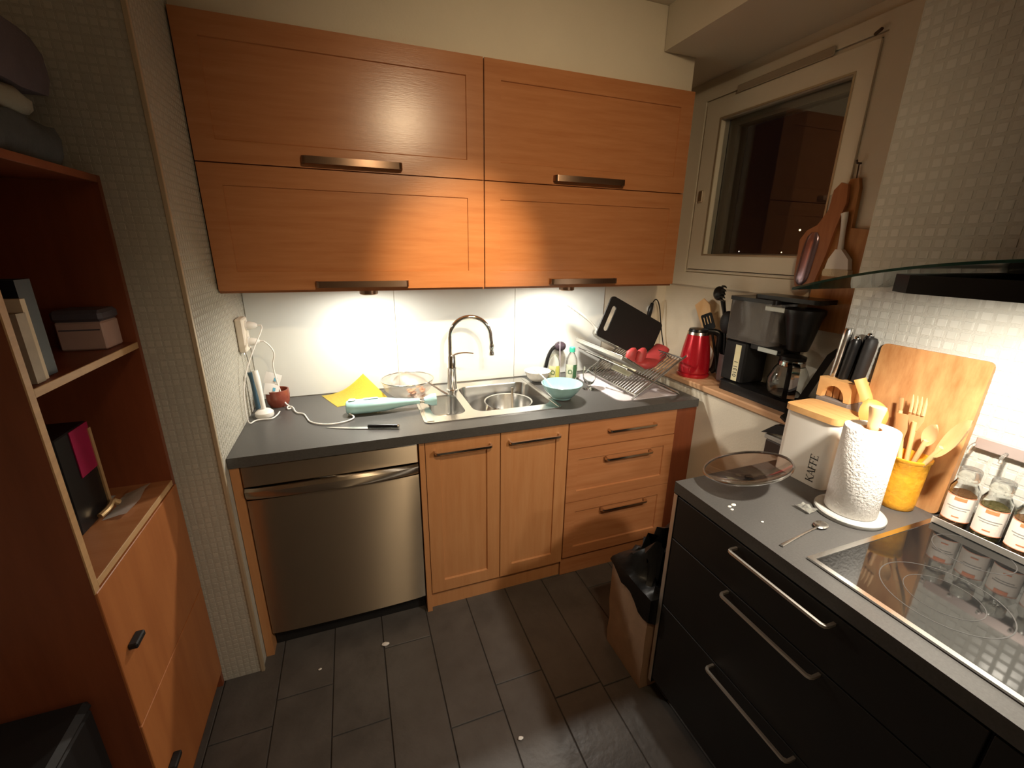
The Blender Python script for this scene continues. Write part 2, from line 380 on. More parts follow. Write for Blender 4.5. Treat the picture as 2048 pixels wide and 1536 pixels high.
# ceiling and soffit along the window side
G().box(-0.80, 2.35, -4.0, 0.1, CEIL, CEIL+0.1).done('ceiling', paint_dim, kind='structure', smooth=0)
G().prism([(1.86, -4.0), (2.30, -4.0), (2.30, -0.001), (2.036, -0.001), (2.036, -0.345), (1.86, -0.345)], 2.45, CEIL-0.001, 'xy').done('trim_1', paint_dim, kind='structure', label='boxed soffit under the ceiling along the window side', smooth=0)
# back wall, bulkhead above cabinets
wb = G().box(-0.80, 2.35, 0.0, 0.1, 0, CEIL).done('wall_back', paint, kind='structure', smooth=0)
G().box(0.001, 2.034, -0.34, -0.001, 2.31, CEIL-0.001).done('wall_bulkhead', paint, kind='structure', smooth=0)
for a, b in ((0.002, 0.655), (0.657, 1.296), (1.298, 1.86)):
    G().box(a, b, -0.006, -0.0005, 0.902, 1.432, 0.001).done('glass_splash_panel', glass_panel, wb, smooth=0)
# left wall stub with small mosaic
wl = G().box(-0.80, -0.0009, -0.7021, -0.001, 0, CEIL-0.001).done('wall_left', grout, kind='structure', label='wall end covered in small beige mosaic', smooth=0)
G().box(-0.90, -0.80, -4.0, 0.1, 0, CEIL).done('wall_far_left', paint, kind='structure', smooth=0)
G().box(-0.80, 2.35, -4.1, -4.0, 0, CEIL).done('wall_front', paint, kind='structure', smooth=0)
def in_frame(p, mrg=0):
    d = Vector(p)-CAM; z = d.dot(_fw)
    if z < 0.1: return None
    u = 1024+FPX*d.dot(_rt)/z; v = 768-FPX*d.dot(_up)/z
    return (u, v, z) if (-mrg < u < 2048+mrg and -mrg < v < 1536+mrg) else None
def mosaic(parent, cells, me, rotm, joined_name, count, hide):
    """cells: tile centres; the nearest ones in view become single tiles, the rest one joined mesh."""
    vis = []
    for i, p in enumerate(cells):
        q = in_frame(p)
        if q and not hide(p): vis.append((q[2], i))
    vis.sort(); single = {i for _, i in vis[:count]}
    bm = bmesh.new(); src = [(rotm @ v.co) for v in me.vertices]; polys = [tuple(p.vertices) for p in me.polygons]
    rest = []; faces = []; n = len(src)
    for i, p in enumerate(cells):
        if i in single:
            o = link('mosaic_tile', me, p, parent); o.rotation_euler = rotm.to_euler()
            continue
        b = len(rest); P = Vector(p)
        rest += [tuple(P+v) for v in src]; faces += [tuple(b+k for k in q) for q in polys]
    bm.free()
    org = Vector(cells[0]); m2 = bpy.data.meshes.new(joined_name)
    m2.from_pydata([tuple(Vector(v)-org) for v in rest], [], faces); m2.materials.append(me.materials[0]); m2.update()
    link(joined_name, m2, org, parent, kind='stuff')
def open_tile(w, h, c, name, mt):
    # tile lying in xz, front towards -y, no back face
    vs = [(-w/2,0,-w/2),(w/2,0,-w/2),(w/2,0,w/2),(-w/2,0,w/2),(-w/2+c,-h,-w/2+c),(w/2-c,-h,-w/2+c),(w/2-c,-h,w/2-c),(-w/2+c,-h,w/2-c)]
    me = bpy.data.meshes.new(name); me.from_pydata(vs, [], [(4,5,6,7),(0,1,5,4),(1,2,6,5),(2,3,7,6),(3,0,4,7)]); me.materials.append(mt); me.update(); return me
st = open_tile(0.0182, 0.0055, 0.0022, 'small_mosaic_tile', tile_s)
ps = 0.0205
cells_f = [(-0.0105-ps*i, -0.6975, 0.0105+ps*k) for i in range(37) for k in range(127)]
cells_f = [c for c in cells_f if c[2] < CEIL-0.01]
mosaic(wl, cells_f, st, Matrix.Identity(3).to_4x4(), 'front_mosaic_tiles', 150, lambda p: p[0] < -0.13)
cells_i = [(-0.0055, -0.0105-ps*i, 0.9105+ps*k) for i in range(34) for k in range(83)]
cells_i = [c for c in cells_i if c[2] < CEIL-0.01]
mosaic(wl, cells_i, st, RZ(90), 'side_mosaic_tiles', 150, lambda p: p[2] > 1.6)
G().box(-0.008, 0.004, -0.707, -0.694, 0.0, CEIL-0.002, 0.001).done('trim_2', mat('brass_corner_strip', (0.50, 0.40, 0.27), 0.4, 0.3), kind='structure', label='narrow corner strip on the mosaic wall end', smooth=0)
# right wall with mosaic behind the cooker
YM = -1.283
wr = G().box(1.9992, 2.35, -4.0, YM, 0, CEIL-0.001).done('wall_right', mat('pale_tile_grout', (0.465, 0.455, 0.41), 0.9, bump=0.2, bscale=200), kind='structure', label='wall behind the hob covered in square mosaic', smooth=0)
bt = open_tile(0.0258, 0.0045, 0.003, 'mosaic_tile', tile_m)
cells_r = [(2.0028, YM-0.0155-0.029*i, 0.917+0.030*k) for i in range(48) for k in range(52)]
mosaic(wr, cells_r, bt, RZ(-90), 'far_mosaic_tiles', 300, lambda p: p[2] < 1.12 or (p[2] < 1.36 and p[1] > -1.67))
# window niche: wall with opening, low wall and ledge
GY0, GY1, GZ0, GZ1 = -1.005, -0.165, 1.497, 2.345
G().prism([(YM, 0.97), (-0.001, 0.97), (-0.001, CEIL-0.002), (YM, CEIL-0.002)], 2.30, 2.45, 'yz', holes=[[(GY0, GZ0), (GY1, GZ0), (GY1, GZ1), (GY0, GZ1)]]).done('wall_window', paint, kind='structure', smooth=0)
G().box(2.071, 2.45, YM+0.001, -0.001, 0, 0.94).done('wall_low', paint, kind='structure', label='low cream wall under the window ledge', smooth=0)
G().box(2.055, 2.30, YM+0.001, -0.001, 0.94, 0.971, 0.006).done('trim_3', ledge_m, kind='structure', label='varnished wooden window ledge', smooth=0)

# window: frame, sash, panes, vent
wn = thing('window_1', (2.33, -0.585, GZ0), 'cream painted square window looking into the night', 'window', kind='structure')
G().prism(RR(GY0, GY1, GZ0, GZ1, 0.001, 1), 2.292, 2.44, 'yz', holes=[[(GY0+.012, GZ0+.012), (GY1-.012, GZ0+.012), (GY1-.012, GZ1-.012), (GY0+.012, GZ1-.012)]]).done('window_frame', frame_paint, wn, smooth=0)
sY0, sY1, sZ0, sZ1 = GY0+.0125, GY1-.016, GZ0+.016, GZ1-.016
gY0, gY1, gZ0, gZ1 = -0.925, -0.285, 1.590, 2.245
sash = G().prism([(sY0, sZ0), (sY1, sZ0), (sY1, sZ1), (sY0, sZ1)], 2.282, 2.345, 'yz', holes=[[(gY0, gZ0), (gY1, gZ0), (gY1, gZ1), (gY0, gZ1)]]).done('window_sash', frame_paint, wn, smooth=0)
G().box(2.315, 2.321, gY0-.005, gY1+.005, gZ0-.005, gZ1+.005).done('pane', pane_m, sash, smooth=0)
G().prism([(gY0-.02, gZ0-.02), (gY1+.02, gZ0-.02), (gY1+.02, gZ1+.02), (gY0-.02, gZ1+.02)], 2.37, 2.44, 'yz', holes=[[(gY0+.02, gZ0+.01), (gY1-.03, gZ0+.01), (gY1-.03, gZ1-.03), (gY0+.02, gZ1-.03)]]).done('outer_sash', mat('grey_outer_sash', (0.40, 0.37, 0.30), 0.5), wn, smooth=0)
G().box(2.395, 2.401, gY0, gY1, gZ0, gZ1).done('outer_pane', pane_m, wn, smooth=0)
G().prism([(gY0-.004, gZ0-.004), (gY1+.004, gZ0-.004), (gY1+.004, gZ1+.004), (gY0-.004, gZ1+.004)], 2.279, 2.284, 'yz', holes=[[(gY0+.004, gZ0+.004), (gY1-.004, gZ0+.004), (gY1-.004, gZ1-.004), (gY0+.004, gZ1-.004)]]).done('glazing_bead', mat('brass_bead', (0.45, 0.37, 0.25), 0.35, 0.4), wn, smooth=0)
G().box(2.274, 2.283, -0.83, -0.37, GZ1-.014, GZ1+.018, .003).done('vent_strip', mat('taupe_vent', (0.36, 0.30, 0.22), 0.6), wn, smooth=0)
G().box(2.272, 2.284, -0.235, -0.205, 1.86, 1.92, .004).done('hinge', nickel, wn, smooth=0)
G().tube([(2.278, -0.97, GZ1+.002), (2.262, -1.0, GZ1+.004)], 0.006, 6).done('stay_hook', hook_m, wn)
# casing around it
G().prism([(YM+.02, GZ0-.075), (-0.06, GZ0-.075), (-0.06, GZ1+.06), (YM+.02, GZ1+.06)], 2.286, 2.2995, 'yz', holes=[[(GY0-.004, GZ0-.004), (GY1+.004, GZ0-.004), (GY1+.004, GZ1+.004), (GY0-.004, GZ1+.004)]]).done('trim_4', frame_paint, kind='structure', label='flat painted casing round the window', smooth=0)
# far lights in the night outside
for (x, y, z, r, mt, lb) in ((14.0, 8.29, 2.29, .030, far_glow, 'upper yellow point of light outside the window'), (14.0, 8.12, 1.81, .05, far_white, 'white point of light outside low beside the slicer'),
                             (14.0, 10.53, 1.62, .025, far_white, 'faint white point of light outside at lower left of the pane'), (14.0, 8.79, 1.61, .018, far_glow, 'faint point of light outside above the sash bottom')):
    G().sphere((x, y, z), r, 10, 6).done('far_street_light', mt, label=lb, cat='street light')

# ------------------------------------------------------------------ sink run: cabinets, dishwasher, worktop
FY = -0.628
def bar_handle(parent, u0, u1, z, at, mt=nickel, out=0.032, h=0.010, face='y', t=0.008):
    g = G(); cface_handle(g, u0, u1, 0, out, h, t, face, at, z, r=0.012); return g.done('handle', mt, parent, smooth=50)
t = thing('sink_cabinet', (1.01, -0.32, 0), 'cherry base cabinet with two panelled doors under the sink', 'cabinet')
G().prism([(-0.605, 0.0), (-0.02, 0.0), (-0.02, 0.70), (-0.605, 0.70)], 0.660, 1.336, 'yz').done('carcass', cherry_v, t, smooth=0)
G().box(0.660, 0.682, FY, -0.605, 0.0, 0.858).done('end_panel', cherry_v, t, smooth=0)
G().box(0.684, 1.336, -0.606, -0.597, 0.70, 0.858).done('top_rail', cherry_v, t, smooth=0)
d1 = G().door(0.685, 1.006, FY, 0.098, 0.852, 0.02, 0.058, 0.008).done('door', cherry_v, t, smooth=0)
bar_handle(d1, 0.72, 0.966, 0.806, FY)
d2 = G().door(1.010, 1.335, FY, 0.098, 0.852, 0.02, 0.058, 0.008).done('door', cherry_v, t, smooth=0)
bar_handle(d2, 1.045, 1.29, 0.806, FY)
G().box(0.662, 1.336, -0.603, -0.598, 0, 0.09).done('plinth', cherry_h, t, smooth=0)
t = thing('drawer_cabinet', (1.64, -0.32, 0), 'cherry drawer unit with three drawers beside the sink cabinet', 'cabinet')
G().box(1.340, 1.946, -0.605, -0.02, 0.0, 0.858).done('carcass', cherry_v, t, smooth=0)
dr = G().box(1.341, 1.944, FY, FY+.02, 0.718, 0.852, 0.002).done('drawer', cherry_h, t, smooth=0); bar_handle(dr, 1.545, 1.812, 0.795, FY)
dr = G().door(1.341, 1.944, FY, 0.434, 0.714, 0.02, 0.055, 0.007).done('drawer', cherry_h, t, smooth=0); bar_handle(dr, 1.540, 1.806, 0.648, FY)
dr = G().door(1.341, 1.944, FY, 0.115, 0.430, 0.02, 0.055, 0.007).done('drawer', cherry_h, t, smooth=0); bar_handle(dr, 1.540, 1.806, 0.368, FY)
G().box(1.340, 1.946, -0.612, -0.6055, 0, 0.10).done('plinth', cherry_h, t, smooth=0)
G().box(1.948, 2.070, -0.622, -0.02, 0, 0.858).done('filler_panel', cherry_dark, label='filler panel between drawers and low wall, coloured dark red for shade', cat='panel', smooth=0)  # redder and darker than the drawers, shade put into the colour
G().box(0.001, 0.030, -0.640, -0.02, 0, 0.858).done('side_panel', cherry_v, label='narrow wooden side panel between mosaic wall and dishwasher', cat='panel', smooth=0)
t = thing('dishwasher', (0.345, -0.3, 0), 'stainless steel dishwasher with full width bar handle', 'dishwasher')
G().box(0.036, 0.652, -0.60, -0.03, 0.10, 0.855).done('body', black_mt, t, smooth=0)
rings = []
for z, bulge in ((0.095, 0), (0.30, .004), (0.5, .006), (0.70, .004), (0.715, .003)):
    pts = [(0.034+0.619*i/16, -0.626-bulge-.010*math.sin(PI*i/16)**.5, z) for i in range(17)]
    rings.append(pts+[(0.653, -0.60, z), (0.034, -0.60, z)])
dd = G().loft(rings).done('door', brushed, t, smooth=30)
rings = []
for i in range(25):
    u = i/24; x = 0.036+0.615*u; bow = 0.020*math.sin(PI*u)**.6
    y = -0.640-bow
    rings.append([(x, y+.030, 0.769), (x, y, 0.771), (x, y-.010, 0.762), (x, y-.008, 0.742), (x, y+.004, 0.725), (x, y+.030, 0.722)])
G().loft(rings).done('handle', brushed, dd, smooth=40)
G().box(0.034, 0.653, -0.640, -0.60, 0.774, 0.856, 0.003).done('control_strip', brushed, t, smooth=0)
G().box(0.034, 0.653, -0.585, -0.56, 0.002, 0.092).done('toe_kick', black_mt, t, smooth=0)
# worktop with sink hole
SX0, SX1, SY0, SY1 = 0.700, 1.345, -0.552, -0.045
g = G().prism([(0.001, -0.648), (2.053, -0.648), (2.053, -0.0065), (0.001, -0.0065)], 0.860, 0.900, 'xy', holes=[RR(SX0+.02, SX1-.02, SY0+.02, SY1-.02, .02, 3)])
g.done('worktop', counter_m, label='long charcoal worktop with the sink let in', cat='worktop', smooth=0)

# sink
sk = thing('kitchen_sink', (1.02, -0.30, 0.9), 'stainless steel sink with one large and one small basin', 'sink')
big = RR(0.935, 1.318, -0.490, -0.115, .055, 6); small = RR(0.750, 0.898, -0.490, -0.215, .045, 6)
G().prism(RR(SX0, SX1, SY0, SY1, .028, 5), 0.9003, 0.9045, 'xy', holes=[big, small]).done('rim', steel, sk, smooth=30)
def basin(lp, depth, name, shr):
    cx = sum(p[0] for p in lp)/len(lp); cy = sum(p[1] for p in lp)/len(lp)
    def ring(s, z): return [(cx+(x-cx)*s, cy+(y-cy)*s, z) for x, y in lp]
    g = G(); g.loft([ring(1.0, .9045), ring(.985, .895), ring(shr, .9-depth+.03), ring(shr-.05, .9-depth+.008), ring(shr-.14, .9-depth), ring(.10, .9-depth-.004)], cap=False)
    bmesh.ops.contextual_create(g.bm, geom=[e for e in g.bm.edges if e.is_boundary and all(v.co.z < .9-depth for v in e.verts)])
    return g.done(name, steel, sk, smooth=60)
bb = basin(big, 0.165, 'large_basin', .93)
sb = basin(small, 0.115, 'small_basin', .92)
G().lathe([(0, .737), (.028, .737), (.040, .7385), (.042, .7365)], (1.126, -.302, 0), 20).done('drain', chrome, bb)
for k, (a, b, c, d) in enumerate(((0.712, 0.742, -0.54, -0.06), (1.322, 1.340, -0.54, -0.06))):
    G().box(a, b, c, d, 0.9046, 0.9062, .0007).done('drain_ridge', steel, sk, smooth=0)
# faucet
fx, fy = 0.905, -0.150
fa = thing('kitchen_faucet', (fx, fy, 0.905), 'tall chrome swan neck faucet at the sink', 'faucet')
G().lathe([(0, .905), (.030, .905), (.030, .911), (.024, .914), (.023, 1.02), (.0245, 1.022), (.0245, 1.03), (.023, 1.032), (.0225, 1.085), (.018, 1.095), (0, 1.096)], (fx, fy, 0), 24).done('body', chrome, fa)
pts = [(fx-.006, fy, 1.09), (fx-.006, fy, 1.18)]
R = 0.103; hd = Vector((.985, -.17, 0)).normalized(); c0 = Vector((fx-.006, fy, 1.180))+hd*R
for i in range(15):
    a = PI-(PI*1.02)*i/14; p = c0+hd*R*math.cos(a)+Vector((0, 0, R*math.sin(a))); pts.append(tuple(p))
end = Vector(pts[-1]); pts.append(tuple(end+Vector((.004, 0, -.03))))
G().tube(pts, .0105, 12, smooth=1).done('spout', chrome, fa, smooth=60)
e2 = end+Vector((.004, 0, -.03))
G().lathe([(0, 0), (.0125, 0), (.0135, -.008), (.0135, -.022), (.0115, -.026), (.0115, -.040), (.014, -.044), (.014, -.058), (0, -.058)], tuple(e2), 16).done('aerator', chrome, fa)
G().tube([(fx, fy-.012, 1.088), (fx+.02, fy-.03, 1.104), (fx+.06, fy-.05, 1.112), (fx+.098, fy-.066, 1.108)], [.011, .0085, .007, .0055], 10, flat=.55, smooth=1).done('lever', chrome, fa, smooth=60)

# ------------------------------------------------------------------ wall cabinets
UY = -0.374
def wall_cab(x0, x1, label, hx):
    t = thing('wall_cabinet', ((x0+x1)/2, -0.19, 1.434), label, 'cabinet')
    G().box(x0, x1, UY+.020, -0.0075, 1.434, 2.308, 0).done('carcass', cherry_h, t, smooth=0)
    for z0, z1, hz in ((1.444, 1.872, 1.465), (1.876, 2.306, 1.900)):
        d = G().door(x0+.002, x1-.002, UY, z0, z1, .019, .068, .006).done('lift_door', cherry_h, t, smooth=0)
        g = G(); cface_handle(g, hx, hx+.352, 0, .030, .024, .008, 'y', UY, hz, r=.014); g.done('handle', bronze, d, smooth=50)
wall_cab(0.004, 1.0155, 'left cherry wall cabinet with two lift-up doors', 0.334)
wall_cab(1.0165, 2.032, 'right cherry wall cabinet with two lift-up doors beside the window', 1.328)
for (x, y), lb in zip(PUCK_XY, ('round puck lamp under the left wall cabinet', 'round puck lamp under the right wall cabinet')):
    t = thing('puck_lamp', (x, y, 1.412), lb, 'lamp')
    G().lathe([(.026, .0), (.034, .0), (.038, .004), (.038, .0215), (0, .0215)], (x, y, 1.412), 24, cap=False).done('housing', bronze, t)
    G().lathe([(0, .004), (.026, .004), (.026, .001), (0, .001)], (x, y, 1.4125), 20).done('lens', lamp_white, t)

# ------------------------------------------------------------------ cooker side
t = thing('black_drawer_unit', (1.70, -1.66, 0), 'black drawer unit with three long silver bar handles', 'cabinet')
G().box(1.404, 1.998, -2.045, -1.29, 0.08, 0.858).done('carcass', black_front, t, smooth=0)
G().box(1.386, 1.998, -1.2905, -1.275, 0.06, 0.858).done('end_panel', black_front, t, smooth=0)
G().box(1.3845, 1.3860, -1.2895, -1.2745, 0.06, 0.858).done('edge_strip', silver, t, label='silver vertical edge strip', smooth=0)
for z0, z1, hz in ((0.703, 0.855, 0.835), (0.430, 0.699, 0.688), (0.085, 0.426, 0.414)):
    d = G().box(1.386, 1.404, -2.043, -1.293, z0, z1, .0012).done('drawer', black_front, t, smooth=0)
    bar_handle(d, -1.797, -1.525, hz, 1.386, silver, .034, .007, 'x', .007)
G().box(1.45, 1.998, -2.045, -1.29, 0.0, 0.078).done('plinth', black_mt, t, smooth=0)
t = thing('black_base_unit', (1.70, -2.4, 0), 'black base unit at the near end of the cooker run', 'cabinet')
G().box(1.404, 1.998, -2.75, -2.047, 0.0, 0.858).done('carcass', black_front, t, smooth=0)
G().box(1.386, 1.404, -2.75, -2.049, 0.085, 0.855, .0012).done('door', black_front, t, smooth=0)
HX0, HX1, HY0, HY1 = 1.438, 1.963, -2.262, -1.675
g = G().prism([(1.385, -2.75), (1.9975, -2.75), (1.9975, -1.272), (1.385, -1.272)], 0.862, 0.900, 'xy', holes=[[(HX0+.02, HY0+.02), (HX1-.02, HY0+.02), (HX1-.02, HY1-.02), (HX0+.02, HY1-.02)]])
g.done('worktop', counter_m, label='short charcoal worktop holding the black hob', cat='worktop', smooth=0)
t = thing('ceramic_hob', (1.70, -1.97, 0.9), 'black glass ceramic hob with steel frame', 'hob')
G().box(HX0+.012, HX1-.012, HY0+.012, HY1-.012, 0.895, 0.9045).done('glass_top', black_gloss, t, smooth=0)
G().prism([(HX0, HY0), (HX1, HY0), (HX1, HY1), (HX0, HY1)], 0.9003, 0.9060, 'xy', holes=[[(HX0+.013, HY0+.013), (HX1-.013, HY0+.013), (HX1-.013, HY1-.013), (HX0+.013, HY1-.013)]]).done('steel_frame', steel, t, smooth=0)
def ring(cx, cy, r, wd, n=56):
    return G().prism(circ(cx, cy, r, n), 0.90455, 0.90485, 'xy', holes=[circ(cx, cy, r-wd, n)]).done('zone_ring', ring_print, t, smooth=0)
ring(1.60, -1.862, .108, .0022); ring(1.60, -1.862, .066, .0014); ring(1.845, -1.800, .075, .002)
ring(1.60, -2.12, .075, .002); ring(1.845, -2.09, .10, .002)
# hood
t = thing('cooker_hood', (1.8, -1.95, 1.52), 'black cooker hood with a curved dark glass canopy', 'hood')
HB = (1.50, 1.998, -2.40, -1.612, 1.528, 1.566)
G().prism([(1.56, -2.30), (1.995, -2.30), (1.995, -1.612), (1.60, -1.612), (1.56, -1.66)], 1.5285, 1.566, 'xy').done('body', black_pl, t, smooth=0)
rings = []
for i in range(41):
    y = -1.372-(1.116)*i/40; q = (y+1.93)/.558; z = 1.600-.090*q*q
    x0 = 1.60-.035*(1-q*q)
    rings.append([(x0, y, z), (1.997, y, z), (1.997, y, z+.006), (x0, y, z+.006)])
G().loft(rings).done('glass_canopy', hood_glass, t, smooth=30)
G().box(1.74, 1.997, -2.06, -1.80, 1.607, 2.449).done('chimney', black_pl, t, smooth=0)
for (x, y) in HOOD_XY:
    G().lathe([(0, 0), (.026, 0), (.026, -.004), (0, -.004)], (x, y, 1.528), 20).done('lamp_lens', lamp_hood, t)

# ------------------------------------------------------------------ bookcase on the left
BX = -0.135; BB = -0.50; YN = -1.205; YF = -0.7045
t = thing('bookcase', (-0.32, -0.95, 0), 'red stained open bookcase with drawers below, standing at the left', 'bookcase')
G().box(BB, BX, YF-.018, YF, 0, 1.775).done('far_side_panel', cherry_dark, t, smooth=0)
G().box(BB, BX-.003, YN, YN+.018, 0, 1.775).done('near_side_panel', cherry_dark, t, smooth=0)
G().box(BX-.003, BX, YN, YN+.018, 0.86, 1.775).done('panel_edge', edge_wood, t, smooth=0)
G().box(BB, BB+.008, YN+.018, YF-.018, 0, 1.775).done('back_panel', cherry_dark, t, smooth=0)
for z in (1.757, 1.317, 0.867):
    s = G().box(BB+.008, BX-.003, YN+.018, YF-.018, z, z+.018).done('shelf', cherry_dark if z > 1 else cherry_h, t, smooth=0)
    G().box(BX-.003, BX, YN+.018, YF-.018, z, z+.018, .0008).done('shelf_edge', edge_wood if z < 1.5 else cherry_dark, s, smooth=0)
for z0, z1, hz in ((0.452, 0.862, 0.661), (0.060, 0.448, 0.224)):
    d = G().box(BX-.016, BX+.002, YN+.001, YF-.001, z0, z1, .0015).done('drawer', book_front, t, smooth=0)
    G().box(BX+.002, BX+.022, -1.165, -1.117, hz-.008, hz+.008, .003).done('handle', black_mt, d, smooth=0)
G().box(BB, BX-.02, YN+.02, YF-.02, 0, 0.058).done('plinth', cherry_dark, t, smooth=0)
t = thing('black_block', (-0.47, -1.33, 0), 'low black box-shaped block at the near end of the bookcase', 'box')  # plain black block filling a dark area of unknown cause
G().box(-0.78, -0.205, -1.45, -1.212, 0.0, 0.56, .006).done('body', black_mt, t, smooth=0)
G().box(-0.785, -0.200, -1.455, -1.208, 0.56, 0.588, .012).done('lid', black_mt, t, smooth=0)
# books and things on the shelves
def book(x0, x1, y0, y1, z0, z1, cover, pages, label, tilt=0):
    t = thing('book', ((x0+x1)/2, (y0+y1)/2, z0), label, 'book')
    m = TR(0, y0, z0) @ RX(tilt) @ TR(0, -y0, -z0)
    c = .003
    g = G(); g.box(x0, x1, y0, y0+c, z0, z1, m=m); g.box(x0, x1, y1-c, y1, z0, z1, m=m); g.box(x1-c, x1, y0+c, y1-c, z0, z1, m=m)
    g.done('cover', cover, t, smooth=0)
    G().box(x0+.004, x1-c-.0005, y0+c+.0005, y1-c-.0005, z0+.004, z1-.004, m=m).done('pages', pages, t, smooth=0)
book(-0.42, -0.146, -1.150, -1.122, 1.336, 1.475, grey_cover, cream_cover, 'beige book standing against the bookcase end panel')
book(-0.42, -0.150, -1.119, -1.104, 1.336, 1.50, cream_cover, cream_cover, 'thin cream book between the beige and the dark blue book')
book(-0.40, -0.160, -1.100, -1.052, 1.336, 1.535, dark_blue, cream_cover, 'thick dark blue book on the upper shelf')
G().sphere((-0.31, -0.93, 1.3555), .02, 14, 8, 1.7, 1.2, 1.0).done('rag', pale_cloth, label='small crumpled pale rag behind the dark blue book', cat='rag')
t = thing('storage_tin', (-0.21, -0.770, 1.336), 'pale pink box with dark lid on the upper shelf', 'box')
G().box(-0.262, -0.163, -0.820, -0.732, 1.336, 1.410, .004).done('body', pink_box, t, smooth=0)
G().box(-0.266, -0.159, -0.824, -0.728, 1.410, 1.440, .008).done('lid', slate_lid, t, smooth=0)
G().box(-0.255, -0.170, -0.8215, -0.8201, 1.388, 1.391).done('printed_line', slate_lid, t, smooth=0)
t = thing('gift_box', (-0.30, -0.90, 0.886), 'tall black and magenta box with gold trim on the lower shelf', 'box')
G().box(-0.400, -0.245, -0.985, -0.84, 0.886, 1.150, .003).done('body', black_pl, t, smooth=0)
G().box(-0.2448, -0.2425, -0.925, -0.842, 1.02, 1.148).done('magenta_panel', magenta, t, smooth=0)
G().box(-0.2448, -0.2400, -0.850, -0.838, 0.888, 1.13).done('gold_edge', gold, t, smooth=0)
G().tube([(-.235, -.92, .900), (-.225, -.89, .906), (-.23, -.86, .912), (-.22, -.85, .898)], .008, 8, smooth=1).done('gold_bow', gold, t)
# sheet of paper
g = G(); n = 10; rows = []
for j in range(5):
    rows.append([(-0.345+.165*i/n+.01*j/4, -0.925+.036*j+.010*i/n, 0.8865+.003*math.sin(i*.8)+(0.024*max(0, (i/n-.55))**1.2*2 if j > 2 else 0.012*max(0, i/n-.6))) for i in range(n+1)])
g.loft(rows, cap=False, closed=False)
bmesh.ops.solidify(g.bm, geom=g.bm.faces[:], thickness=.0006)
g.done('paper_sheet', paper_w, label='creased white paper sheet on the lower shelf', cat='paper', smooth=60)
G().lathe([(0, 0), (.012, 0), (.012, .004), (0, .005)], (-.170, -1.165, .886), 10).done('small_button', gold, label='small pale round cap at the near end of the lower shelf', cat='cap')
# folded textiles on top
def folded(x0, x1, y0, y1, z0, z1, mt, label, seed):
    rnd = random.Random(seed); n = 9; rings = []
    for i in range(n+1):
        y = y0+(y1-y0)*i/n; e = .004 if i in (0, n) else 0
        dz = rnd.uniform(-.006, .006); dx = rnd.uniform(-.008, .008)
        rings.append([(x0, y, z0+e), (x1-.01+dx, y, z0+e), (x1+dx, y, z0+.3*(z1-z0)), (x1+dx*.5, y, z0+.7*(z1-z0)+dz*.5), (x1-.012, y, z1+dz-e), (x0, y, z1+dz*.4-e)])
    return G().loft(rings).done('folded_cloth', mt, label=label, cat='cloth', smooth=60)
folded(-0.46, -0.150, -1.15, -0.80, 1.776, 1.862, grey_cloth, 'dark grey folded cloth lying directly on the bookcase top', 1)
folded(-0.44, -0.160, -1.16, -0.86, 1.870, 1.915, pale_cloth, 'pale folded cloth in the middle of the stack', 2)
folded(-0.46, -0.150, -1.16, -0.80, 1.924, 2.045, mauve_cloth, 'mauve grey folded cloth on top of the stack', 3)

# ------------------------------------------------------------------ things on the sink worktop, from the left
Z = 0.9002
t = thing('wall_socket', (0.012, -0.175, 1.18), 'cream double wall socket on the mosaic wall end', 'socket')
G().box(0.0012, 0.030, -0.222, -0.130, 1.178, 1.318, .005).done('box', cream_pl, t, smooth=0)
for z in (1.283, 1.214):
    G().lathe([(0, 0), (.022, 0), (.022, .004), (0, .004)], m=TR(.0302, -.168, z) @ RY(90), seg=20).done('socket_face', white_pl, t)
def plug(z, label):
    t = thing('mains_plug', (0.05, -0.168, z), label, 'plug')
    G().lathe([(0, 0), (.017, 0), (.018, .008), (.012, .030), (.006, .038), (0, .038)], m=TR(.0345, -.168, z) @ RY(90), seg=18).done('body', white_pl, t)
    G().lathe([(0, 0), (.0045, 0), (.0035, .012), (0, .012)], m=TR(.0727, -.168, z) @ RY(90), seg=10).done('strain_relief', white_pl, t)
    return t
up_plug = plug(1.283, 'upper white plug with a cord in the wall socket'); plug(1.214, 'lower white plug in the wall socket')
G().tube([(.086, -.168, 1.283), (.093, -.185, 1.27), (.060, -.245, 1.20), (.022, -.30, 1.10), (.012, -.335, 1.0), (.015, -.345, .92), (.022, -.335, .9045), (.03, -.30, .9045), (.06, -.293, .9045), (.098, -.302, .9045), (.112, -.25, .9045), (.118, -.235, .912)],
         .0028, 7, smooth=2).done('cord', white_pl, up_plug, label='white cord hanging down the mosaic')
t = thing('blender_shaft', (.055, -.245, Z), 'white blending shaft standing on its round foot in the corner', 'blender part')
G().lathe([(0, 0), (.034, 0), (.037, .006), (.036, .020), (.026, .030), (.012, .034), (0, .034)], (.060, -.245, Z), 24).done('foot', white_pl, t)
G().tube([(.060, -.245, .932), (.056, -.238, 1.0), (.050, -.228, 1.065), (.046, -.222, 1.10)], [.0095, .010, .013, .011], 12, smooth=1).done('shaft', white_pl, t)
t = thing('hook_tool', (.035, -.20, Z), 'steel hook with a dark blue handle leaning in the corner', 'kitchen tool')
G().tube([(.030, -.188, .9005), (.028, -.19, .96), (.025, -.188, 1.04), (.022, -.186, 1.085)], [.010, .011, .009, .013], 10, smooth=1).done('handle', blue_pl, t)
G().tube([(.022, -.186, 1.083), (.018, -.184, 1.15), (.016, -.186, 1.172), (.013, -.196, 1.176), (.013, -.200, 1.166)], .0022, 6, smooth=1).done('wire_hook', steel, t)
t = thing('small_pot', (.098, -.145, Z), 'small red brown glazed pot holding sachets', 'pot')
